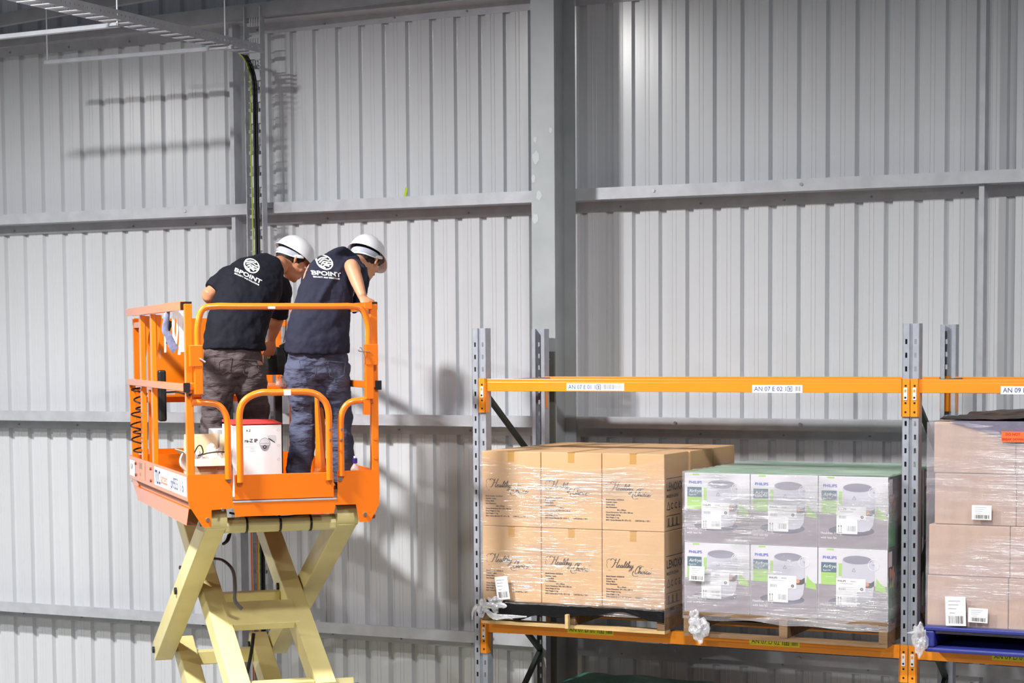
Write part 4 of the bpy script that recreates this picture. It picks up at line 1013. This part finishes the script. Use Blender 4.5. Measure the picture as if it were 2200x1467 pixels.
# open cardboard box
o0 = LP(414, 1010, .24); o1 = LP(492, 1010, .24); bw = o1.x-o0.x; hz = LP(450, 990, .24).z
t = thing('open_carton', 'open cardboard box with a raised rear flap behind the left hoop', 'carton', on_lift(o0.x, .24), BE)
b = MB(); th = .004; dpt = .30; hb = LP(450, 986, .24).z
b.box(0, bw, 0, th, .001, hb); b.box(0, bw, dpt-th, dpt, .001, hb); b.box(0, th, th, dpt-th, .001, hb); b.box(bw-th, bw, th, dpt-th, .001, hb); b.box(th, bw-th, th, dpt-th, .001, .005)
b.build('box_body', M_cardin, t)
def flap(nm, a, b_, c, d):
    q = MB(); q.flat = True; q.add([a, b_, c, d], [(0, 1, 2, 3)]); o = q.build(nm, M_cardin, t); s = o.modifiers.new('thickness', 'SOLIDIFY'); s.thickness = .004; return o
flap('front_flap', (-.0, 0, hb), (bw, 0, hb), (bw+.004, -.045, hb-.040), (-.004, -.045, hb-.040))
zf = LP(450, 932, .54).z
flap('rear_flap', (0, dpt, hb), (bw, dpt, hb), (bw-.004, dpt+.02, zf), (.01, dpt+.02, zf))
flap('side_flap', (0, 0, hb), (0, dpt, hb), (-.05, dpt-.01, hb+.05), (-.05, .01, hb+.05))
flap('side_flap', (bw, 0, hb), (bw, dpt, hb), (bw+.012, dpt-.01, hb+.13), (bw+.012, .04, hb+.10))
b = MB(); b.flat = True; b.quad(bw-.075, bw-.01, .150, .175, -.001); b.cur = 1; put_text(b, 'IPC-HD', .013, bw-.068, .158, -.0016); b.build('box_sticker', [M_pink, M_ink], t)
crp = thing('plastic_bag', 'crumpled translucent bag inside the open cardboard box', 'bag', on_lift(o0.x+bw*.75, .42, hb-.04), BE); crumple('bag_film', M_filmk, crp, (0, 0, .04), .06, 4.4, (.9, .7, 1.1))
crp = thing('white_fitting', 'white plastic fitting with a black cable in the open box', 'fitting', on_lift(o0.x+.05, .40, hb-.03), BE)
crumple('fitting_body', M_white, crp, (0, 0, .03), .05, 9.4, (.9, .6, .9))
MB().tube([(-.02, -.05, .06), (.0, -.06, .10), (.02, -.06, .10), (.03, -.055, .06), (.0, -.06, .045), (.06, -.07, .06), (.13, -.07, .065), (.22, -.06, .055)], .0035, 6, 5).build('black_lead', M_rubber, crp, True)
# white disc leaning at the left rail
w0 = LP(404, 990, .35); t = thing('white_plate', 'round white plate leaning inside the left toe board', 'plate', on_lift(w0.x, .35, w0.z), BE)
b = MB(); b.loft([(0, 0, 0), (.006, -.012, 0)], [.062, .062], 28, (0, 0, 1), 1); b.build('plate_disc', M_white, t, True)
# bottle
q = LP(763, 1010, .12); t = thing('water_bottle', 'small clear bottle with a purple cap in the right corner of the platform', 'bottle', on_lift(q.x, .12, 0), BE)
zt3 = LP(763, 984, .12).z
b = MB(); zz = [0.001, .01, .10, zt3-.065, zt3-.05, zt3-.035, zt3-.02]; rr = [.024, .028, .028, .027, .020, .011, .010]
b.loft([(0, 0, z) for z in zz], rr, 18, (1, 0, 0), 2); b.build('bottle_body', M_clear, t, True)
MB().cyl((0, 0, zt3-.028), (0, 0, zt3), .0135, 16).build('purple_cap', mat('purple_cap', (52, 36, 130), .4), t, True)
MB().cyl((0, 0, zt3+.0005), (0, 0, zt3+.012), .008, 12).build('spout', M_white, t, True)
# document bag hanging from the left rail
q = LP(385, 672, .62)
t = thing('hanging_tags', 'bunch of white plastic strips and a grey strap hanging from the left rail', 'tags', on_lift(-.0, .65, 1.07), BE)
rnd = random.Random(2)
for i in range(8):
    px = 372+i*3.6+rnd.uniform(-1, 1); top = LP(px, 668, .55); bot = LP(px+rnd.uniform(-3, 3), rnd.choice((735, 748, 756, 757, 762)), .55)
    mb = MB(); o_ = Vector((0, .65, 1.07)); mb.loft([top-o_, (top+bot)/2-o_+Vector((rnd.uniform(-.01, .01), 0, 0)), bot-o_], [(.0055, .0014), (.006, .0012), (.008, .001)], 6, (1, 0, 0)); mb.build('plastic_strip', M_white, t, True)
for px in (354,):
    top = LP(px, 672, .55); bot = LP(px+1, 757, .55); mb = MB(); mb.loft([top-o_, bot-o_], [(.005, .001), (.006, .001)], 6, (1, 0, 0), 2); mb.build('plastic_strip', M_white, t, True)
mb = MB(); mb.loft([LP(361, 668, .55)-o_, LP(357, 690, .55)-o_, LP(355, 710, .55)-o_, LP(362, 722, .55)-o_, LP(372, 745, .55)-o_, LP(378, 752, .55)-o_], [(.012, .004), (.018, .005), (.02, .006), (.022, .006), (.026, .006), (.026, .004)], 10, (1, 0, 0))
mb.build('grey_strap', mat('strap_blue_grey', (130, 136, 168), .6, 0, .3, 20, .4, 40), t, True)
mb = MB(); mb.loft([LP(368, 690, .56)-o_, LP(361, 710, .56)-o_, LP(360, 738, .56)-o_], [(.014, .004), (.012, .004), (.012, .004)], 8, (1, 0, 0)); mb.build('dark_strap', M_black, t, True)
# control box / black tool bag held by the left worker
q = LP(592, 775, 1.62)
t = thing('control_box', 'black control box hung on the far rail between the two workers', 'control box', on_lift(q.x, 1.62, q.z), BE)
b = MB(); b.loft([(-.0, 0, -.09), (0, 0, -.05), (.0, 0, .03), (.005, 0, .09)], [(.07, .05), (.085, .06), (.08, .055), (.05, .04)], 8, (1, 0, 0), 3); b.build('housing', M_black, t, True, bevel=.004)
b = MB(); b.loft([(.05, 0, .11), (.075, .0, .05), (.08, 0, -.03), (.06, 0, -.10)], [(.02, .03), (.022, .03), (.02, .03), (.012, .02)], 8, (0, 1, 0), 4); b.build('hose', M_black, t, True)
MB().ball((-.055, -.05, .03), (.012, .008, .016)).build('green_button', M_yg, t, True)
MB().tube([(.055, .0, .12), (.07, 0, .2), (.075, .0, .32)], .003, 6).build('lead', M_black, t, True)
crumple('wire_bundle', M_filmk, t, (.03, -.02, -.135), .038, 6.1, (1, .6, 1.0))
# ================================================================== WORKERS
def remesh(o, vox, smooth=6, disp=None):
    r = o.modifiers.new('skin_over', 'REMESH'); r.mode = 'VOXEL'; r.voxel_size = vox; r.use_smooth_shade = True
    s = o.modifiers.new('relax', 'SMOOTH'); s.iterations = smooth; s.factor = .5
    if disp:
        for (st, sc, kind) in disp:
            tx = bpy.data.textures.new('folds', 'CLOUDS'); tx.noise_scale = sc; tx.noise_depth = 2
            d = o.modifiers.new('folds', 'DISPLACE'); d.texture = tx; d.strength = st; d.mid_level = .5; d.texture_coords = 'LOCAL'
    # bake the result so every copy of the mesh is plain geometry
    dg = bpy.context.evaluated_depsgraph_get(); me = bpy.data.meshes.new_from_object(o.evaluated_get(dg)); o.modifiers.clear(); old = o.data; o.data = me
    if not me.materials: me.materials.append(old.materials[0])
    for p in me.polygons: p.use_smooth = True
    return o
def basis(f, up):
    f = Vector(f).normalized(); u = Vector(up); u = (u-f*u.dot(f)).normalized(); r = f.cross(u)
    return Matrix((r, f, u)).transposed()      # columns: right, forward, up
def head_parts(b, c, B):
    """adds the head to the body mesh; c = centre between the ears, B = basis (x right, y face, z up)"""
    X = lambda x, y, z: c+B @ Vector((x, y, z))
    b.ball(X(0, -.012, .040), (.076, .098, .088), B); b.ball(X(0, .030, -.01), (.064, .066, .088), B)
    b.ball(X(0, .042, -.072), (.046, .050, .042), B); b.ball(X(0, .078, -.092), (.022, .018, .018), B)          # jaw, chin
    b.loft([X(0, .088, .022), X(0, .104, -.006), X(0, .116, -.026), X(0, .098, -.040)], [(.008, .010), (.010, .011), (.015, .012), (.012, .010)], 10, B @ Vector((1, 0, 0)))   # nose
    b.loft([X(-.042, .080, .030), X(0, .092, .032), X(.042, .080, .030)], [(.010, .010), (.010, .009), (.010, .010)], 8, B @ Vector((0, 0, 1)))      # brow
    b.loft([X(-.022, .090, -.058), X(0, .099, -.056), X(.022, .090, -.058)], [(.006, .006), (.008, .008), (.006, .006)], 8, B @ Vector((0, 0, 1)))  # lips
    b.loft([X(-.020, .088, -.066), X(0, .096, -.067), X(.020, .088, -.066)], [(.005, .005), (.008, .008), (.005, .005)], 8, B @ Vector((0, 0, 1)))
    for s in (-1, 1):
        b.ball(X(s*.044, .066, -.022), (.020, .020, .020), B)                                   # cheek
        b.loft([X(s*.076, -.004, -.030), X(s*.086, -.010, -.012), X(s*.090, -.018, .012), X(s*.086, -.012, .028), X(s*.078, .002, .022)], [(.007, .006), (.010, .008), (.011, .009), (.009, .007), (.006, .005)], 10, B @ Vector((0, 1, 0)))   # ear
def hand(b, wrist, d, palm_n, thumb_side, curl=.5, s=1.0):
    """palm, four unequal fingers bent at the knuckles, a thumb from the side of the palm"""
    d = Vector(d).normalized(); n = Vector(palm_n); n = (n-d*n.dot(d)).normalized(); sd = d.cross(n)*thumb_side
    w = Vector(wrist)
    b.loft([w-d*.015, w+d*.02*s, w+d*.06*s, w+d*.09*s], [(.024, .018), (.030, .017), (.040, .015), (.038, .012)], 14, sd, 3)
    for i, (off, L) in enumerate(((.030, .070), (.010, .080), (-.010, .074), (-.029, .058))):
        p = w+d*.088*s+sd*off*s; dd = d+sd*(off*1.5); dd.normalize(); pts = [p-dd*.015, p]
        ang = 0
        for sg in (.45, .32, .23):
            ang += curl*(.9 if sg == .45 else 1.1); dv = dd*math.cos(ang)+n*math.sin(ang); p = p+dv*L*sg*s; pts.append(p)
        b.loft(pts, [.0092, .0092, .0086, .0078, .0062], 8, sd, 3)
    p = w+d*.03*s+sd*.026; dv = (d*.65+sd*.75+n*.25).normalized(); pts = [p-dv*.01, p+dv*.028]; dv = (d*.85+sd*.25+n*.6).normalized(); pts.append(pts[-1]+dv*.030); pts.append(pts[-1]+(d*.7+n*.7).normalized()*.022)
    b.loft(pts, [.013, .0125, .0105, .0075], 8, n, 3)
def helmet(t, c, B, o0):
    """shell with rim and peak"""
    X = lambda x, y, z: c+B @ Vector((x, y, z))-o0
    b = MB(); seg, rings = 40, 14; vs_ = []
    for lay_, k in ((0, 1.0), (1, .965)):
        for i in range(rings+1):
            th = (math.pi/2)*i/rings
            for q in range(seg):
                a = 2*math.pi*q/seg; rx, ry, rz = .110*k, .134*k, .118*k
                x, y, z = rx*math.sin(th)*math.cos(a), ry*math.sin(th)*math.sin(a)-.008, .045+rz*math.cos(th)
                ridge = 1+.035*math.exp(-(x/.022)**2)*math.cos(th)*(1-.3*lay_)
                z = .045+(z-.045)*ridge
                vs_.append(X(x, y, z))
    # flared rim + peak
    for lay_, dz in ((0, 0), (1, -.004)):
        for q in range(seg):
            a = 2*math.pi*q/seg; fl = .010; pk = .048*max(0, math.sin(a))**1.6
            r = (.110+fl+.3*pk*0, .134+fl+pk); vs_.append(X(r[0]*math.cos(a), r[1]*math.sin(a)-.008, .041+dz-.014*max(0, math.sin(a))**2-.006*max(0, -math.sin(a))))
    n1 = (rings+1)*seg; fs = []
    for l in (0, 1):
        for i in range(rings):
            for q in range(seg): fs.append((l*n1+i*seg+q, l*n1+i*seg+(q+1) % seg, l*n1+(i+1)*seg+(q+1) % seg, l*n1+(i+1)*seg+q))
    R0, R1 = 2*n1, 2*n1+seg
    for q in range(seg):
        p = (q+1) % seg; fs += [(rings*seg+q, rings*seg+p, R0+p, R0+q), (R0+q, R0+p, R1+p, R1+q), (R1+q, R1+p, n1+rings*seg+p, n1+rings*seg+q)]
    b.add(vs_, fs); h = b.build('helmet', M_helmet, t, True)
    # headband visible under the rim at the back, ratchet strap
    b = MB(); pts = [X(.092*math.cos(a), .112*math.sin(a)-.012, .022+.012*math.sin(a)) for a in [math.pi*(1.0+i/14) for i in range(15)]]
    b.loft(pts, [(.016, .003)]*15, 8, B @ Vector((0, 0, 1)), 2); b.build('headband', M_strap, h, True)
    b = MB(); b.loft([X(.098, .02, .040), X(.092, -.03, .012), X(.05, -.10, -.004), X(0, -.118, -.008), X(-.05, -.10, -.004), X(-.092, -.03, .012)], [(.011, .003)]*6, 8, B @ Vector((0, 0, 1)), 3); b.build('ratchet_strap', M_helmet, h, True)
    return h
def hair(t, c, B, o0):
    X = lambda x, y, z: c+B @ Vector((x, y, z))-o0
    b = MB()
    b.ball(X(0, -.020, .036), (.082, .100, .082), B); b.ball(X(0, -.058, -.012), (.066, .052, .060), B)
    for s in (-1, 1): b.loft([X(s*.070, .028, .05), X(s*.074, .020, .02), X(s*.070, .020, -.006)], [(.016, .010), (.012, .008), (.006, .005)], 8, B @ Vector((0, 1, 0)))
    o = b.build('hair', M_hair, t); remesh(o, .006, 3, [(.006, .012, 0)]); return o
def worker(label, J, mats, logo, headB, sleeves, foot_dir, shirt_extra=None, hands=None):
    o0 = Vector(J['root']); t = thing('person', label, 'person', on_lift(o0.x, o0.y, 0), BE)
    skin, shirt_m, tr_m = mats
    S = lambda k: Vector(J[k])-o0
    side = Vector(J['side'])
    # continuous body -------------------------------------------------
    b = MB()
    b.loft([S('pelvis'), S('waist'), S('mid'), S('chest'), S('yoke')], [(.15, .10), (.135, .095), (.145, .10), (.165, .10), (.10, .075)], 24, side)
    b.loft([S('yoke'), S('neck'), (S('neck')+S('head'))/2+headB @ Vector((0, -.03, -.03)), S('head')+headB @ Vector((0, -.02, -.04))], [(.08, .07), (.060, .060), (.055, .058), (.055, .06)], 16, side)
    head_parts(b, S('head'), headB)
    for q in 'LR':
        b.loft([S('chest').lerp(S('sh'+q), .4), S('sh'+q), S('sh'+q).lerp(S('el'+q), .5), S('el'+q)], [.07, .060, .050, .043], 16, (0, 1, 0.1))
        b.loft([S('sh'+q).lerp(S('el'+q), .8), S('el'+q), S('el'+q).lerp(S('wr'+q), .35), S('wr'+q)], [.043, .045, .042, .027], 16, (0, 1, 0.1))
        hd = hands[q]; hand(b, S('wr'+q), hd[0], hd[1], hd[2], hd[3])
        b.loft([S('hip'+q)+Vector((0, 0, .06)), S('hip'+q), S('kn'+q), S('an'+q)], [.085, .085, .058, .038], 16, side)
        b.loft([S('an'+q)+Vector((0, 0, -.01)), S('an'+q)+Vector((0, 0, -.05))+Vector(foot_dir)*.03, S('an'+q)+Vector((0, 0, -.06))+Vector(foot_dir)*.12], [.035, .038, .03], 12, side)
    body = b.build('body', skin, t); remesh(body, .0065, 3)
    for s in (-1, 1):
        e = MB(); e.ball(S('head')+headB @ Vector((s*.032, .083, .008)), (.012, .010, .008), headB); e.build('eye', M_white, t, True)
        e = MB(); e.loft([S('head')+headB @ Vector((s*.050, .084, .024)), S('head')+headB @ Vector((s*.032, .096, .032)), S('head')+headB @ Vector((s*.014, .098, .028))], [(.004, .004), (.006, .005), (.005, .004)], 6, (0, 0, 1)); e.build('eyebrow', M_hair, t, True)
    hair(t, Vector(J['head']), headB, o0); helmet(t, Vector(J['head']), headB, o0)
    # trousers --------------------------------------------------------
    b = MB()
    b.loft([S('waist')+Vector((0, 0, .02)), S('pelvis')+Vector((0, 0, .03)), S('pelvis')+Vector((0, 0, -.06)), S('pelvis')+Vector((0, 0, -.11))], [(.155, .115), (.18, .132), (.185, .135), (.15, .11)], 24, side)
    for q in 'LR':
        an = S('an'+q)
        b.loft([S('hip'+q)+Vector((0, 0, .05)), S('hip'+q)+Vector((0, 0, -.05)), S('hip'+q).lerp(S('kn'+q), .55), S('kn'+q), S('kn'+q).lerp(an, .4), an+Vector((0, 0, .05)), an+Vector((0, 0, -.02))], [(.105, .115), (.105, .115), (.096, .10), (.086, .088), (.078, .082), (.074, .08), (.08, .086)], 20, side)
    tr = b.build('trousers', tr_m, t); remesh(tr, .009, 4, [(.036, .10, 0), (.012, .045, 0)])
    # pocket seams
    for q, s in (('L', -1), ('R', 1)):
        c = S('pelvis')+side*(s*.085)+Vector((0, -.14, -.045))
        pk = MB(); pk.loft([c+Vector((-.055, .006, .055)), c+Vector((.052, .006, .047)), c+Vector((.044, .01, -.028)), c+Vector((0, .012, -.050)), c+Vector((-.044, .01, -.032)), c+Vector((-.055, .006, .055))], [.0022]*6, 6, None, 1)
        pk.build('pocket_seam', mats[2], t, True)
    for q in 'LR':
        an = S('an'+q); fd = Vector(foot_dir)
        zf_ = -an.z
        sh = MB(); sh.loft([an+Vector((0, 0, .02)), an+Vector((0, 0, -.03)), Vector((an.x, an.y, .045))+fd*.02], [(.050, .055), (.050, .058), (.045, .05)], 14, side)
        base = Vector((an.x, an.y, 0)); sh.loft([base-fd*.08+Vector((0, 0, .035)), base-fd*.02+Vector((0, 0, .040)), base+fd*.08+Vector((0, 0, .036)), base+fd*.16+Vector((0, 0, .030)), base+fd*.19+Vector((0, 0, .026))], [(.032, .034), (.042, .040), (.050, .034), (.045, .029), (.025, .02)], 14, side)
        so_ = sh.build('boot', M_shoe, t); remesh(so_, .007, 3)
        sl = MB(); sl.loft([base-fd*.105+Vector((0, 0, .008)), base+Vector((0, 0, .008)), base+fd*.1+Vector((0, 0, .008)), base+fd*.2+Vector((0, 0, .008))], [(.03, .007), (.042, .007), (.05, .007), (.03, .007)], 14, side)
        sl.build('boot_sole', M_rubber, so_, True)
    # shirt -----------------------------------------------------------
    b = MB()
    b.loft([S('hem'), S('waist'), S('mid'), S('chest'), S('yoke'), S('yoke').lerp(S('neck'), .55)], J['shirt_r'], 28, side, k=2.25)
    for q in 'LR':
        f = sleeves[q]; a, c = S('sh'+q), S('el'+q)
        b.loft([S('chest').lerp(a, .35), a.lerp(S('chest'), .12), a.lerp(c, .45*f), a.lerp(c, f)], [.095, .088, .078, sleeves[q+'r']], 18, (0, 1, .1))
    if shirt_extra: shirt_extra(b, S)
    sh = b.build('t_shirt', shirt_m, t); remesh(sh, .008, 5, [(.020, .12, 0), (.012, .05, 0)])
    # logo wrapped on the back
    bpy.context.view_layer.update()
    bm = bmesh.new(); bm.from_mesh(sh.data); tree = BVHTree.FromBMesh(bm); bm.free()
    lc, lr_, lscale, lrot = logo
    org = Vector(lc)-o0; vd = Vector((.0, 1, 0)); 
    # viewing direction from the camera in the lift frame, so that the print lies on the back
    Rv = Matrix.Rotation(lrot, 3, Vector((0, 1, 0)))
    L = MB(); L.flat = True
    L.ring(0, .055, .040, .048, 0, 40)
    for st in ([(-.037, .062), (-.012, .082), (.018, .086)], [(-.032, .050), (-.005, .074), (.022, .068), (.038, .075)], [(-.022, .038), (-.008, .058), (.012, .056), (.004, .046), (-.010, .046)],
               [(.006, .056), (.034, .056), (.040, .046), (.012, .042)], [(-.012, .046), (.010, .042), (.020, .030), (-.004, .036), (-.014, .022)], [(-.036, .036), (-.020, .028), (-.002, .018)]):
        ribbon(L, st, 0, .0072, n=3)
    put_text(L, 'BPOINT', .036, 0, -.028, 0, align='CENTER', sx=1.35, weight=.0010)
    put_text(L, 'SECURITY AND SOLUTIONS', .0125, 0, -.045, 0, align='CENTER', sx=1.0, weight=.0003)
    out = []
    shear = logo[4] if len(logo) > 4 else 0
    for v in L.v:
        p = Vector((v[0]*lscale+shear*v[2], 0, v[2]*lscale)); p = Rv @ p; p = org+p+Vector((0, -.8, 0))
        h, nrm, _, _ = tree.ray_cast(p, vd)
        out.append(h+nrm*.0022 if h is not None else p+vd*.8)
    L.v = [tuple(p) for p in out]; L.build('shirt_logo', M_print, sh)
    return t
# lift-frame joints, from pixels and a depth into the platform
A = dict(root=(.50, 1.05, 0), side=(1, .05, -.12), pelvis=LP(500, 772, 1.02), waist=LP(505, 722, 1.03), mid=LP(522, 655, 1.10), chest=LP(548, 606, 1.20), yoke=LP(578, 578, 1.28), neck=LP(598, 572, 1.33), head=LP(628, 561, 1.42),
         shL=LP(490, 600, 1.18), elL=LP(448, 634, 1.14), wrL=LP(488, 672, 1.36), shR=LP(603, 622, 1.30), elR=LP(596, 682, 1.36), wrR=LP(584, 726, 1.48),
         hipL=LP(472, 800, 1.02), knL=LP(462, 890, 1.06), anL=LP(448, 1022, 1.0), hipR=LP(536, 800, 1.02), knR=LP(548, 890, 1.12), anR=LP(566, 1010, 1.12),
         hem=LP(503, 752, 1.02), shirt_r=[(.195, .15), (.185, .145), (.19, .14), (.185, .13), (.115, .09), (.066, .064)])
headA = basis((.80, .10, -.58), (.52, .10, .84))
hA = {'L': ((.6, .6, -.4), (.5, 0, .5), 1, .5), 'R': ((-.1, .35, -.9), (0, 1, .3), -1, .45)}
worker('person in white helmet and brown trousers bending forward, arm reaching down', A, (M_skin, M_shirt, M_trbr),
       (LP(533, 588, 1.1), 0, 1.0, R_(28)), headA, {'L': .80, 'Lr': .066, 'R': 1.0, 'Rr': .062}, (-.10, .99, 0), hands=hA)
Bj = dict(root=(.92, .60, 0), side=(1, -.05, -.05), pelvis=LP(682, 778, .58), waist=LP(682, 730, .58), mid=LP(694, 655, .63), chest=LP(712, 598, .72), yoke=LP(742, 572, .82), neck=LP(768, 568, .90), head=LP(786, 560, .98),
          shL=LP(672, 606, .78), elL=LP(672, 660, .98), wrL=LP(655, 715, 1.12), shR=LP(764, 592, .80), elR=LP(755, 572, .56), wrR=LP(779, 638, .40),
          hipL=LP(650, 800, .58), knL=LP(655, 890, .62), anL=LP(642, 1030, .58), hipR=LP(714, 800, .58), knR=LP(726, 890, .62), anR=LP(738, 1030, .60),
          hem=LP(680, 756, .58), shirt_r=[(.20, .15), (.192, .145), (.172, .135), (.155, .125), (.11, .09), (.066, .064)])
headBm = basis((.62, .58, -.50), (.35, .25, .9))
def hoodie(b, S):
    b.loft([LP(700, 556, .72)-Vector((.92, .60, 0)), LP(722, 545, .74)-Vector((.92, .60, 0)), LP(736, 540, .76)-Vector((.92, .60, 0)), LP(756, 552, .80)-Vector((.92, .60, 0))], [(.03, .03), (.04, .035), (.028, .03), (.03, .03)], 12, (0, 1, 0))
    b.loft([Vector(q_)-Vector((.92, .60, 0)) for q_ in (LP(748, 556, .70), LP(728, 580, .615), LP(708, 610, .545), LP(692, 636, .50), LP(684, 650, .50))], [(.03, .02), (.022, .022), (.018, .02), (.016, .018), (.008, .008)], 10, (1, 0, .5))
    b.loft([LP(772, 578, .78)-Vector((.92, .60, 0)), LP(778, 615, .80)-Vector((.92, .60, 0)), LP(762, 665, .74)-Vector((.92, .60, 0))], [(.05, .06), (.04, .06), (.03, .06)], 12, (1, 0, 0))
hB = {'L': ((-.2, .5, -.8), (.5, 0, .5), 1, .5), 'R': ((.28, -.35, -.62), (.2, .5, -.85), 1, .55)}
worker('person in white helmet and slate blue trousers leaning with one hand on the rail', Bj, (M_skin2, M_shirt2, M_trbl),
       (LP(692, 584, .7), 0, 1.0, R_(5)), headBm, {'L': .6, 'Lr': .075, 'R': .62, 'Rr': .072}, (.15, .98, 0), hoodie, hB)
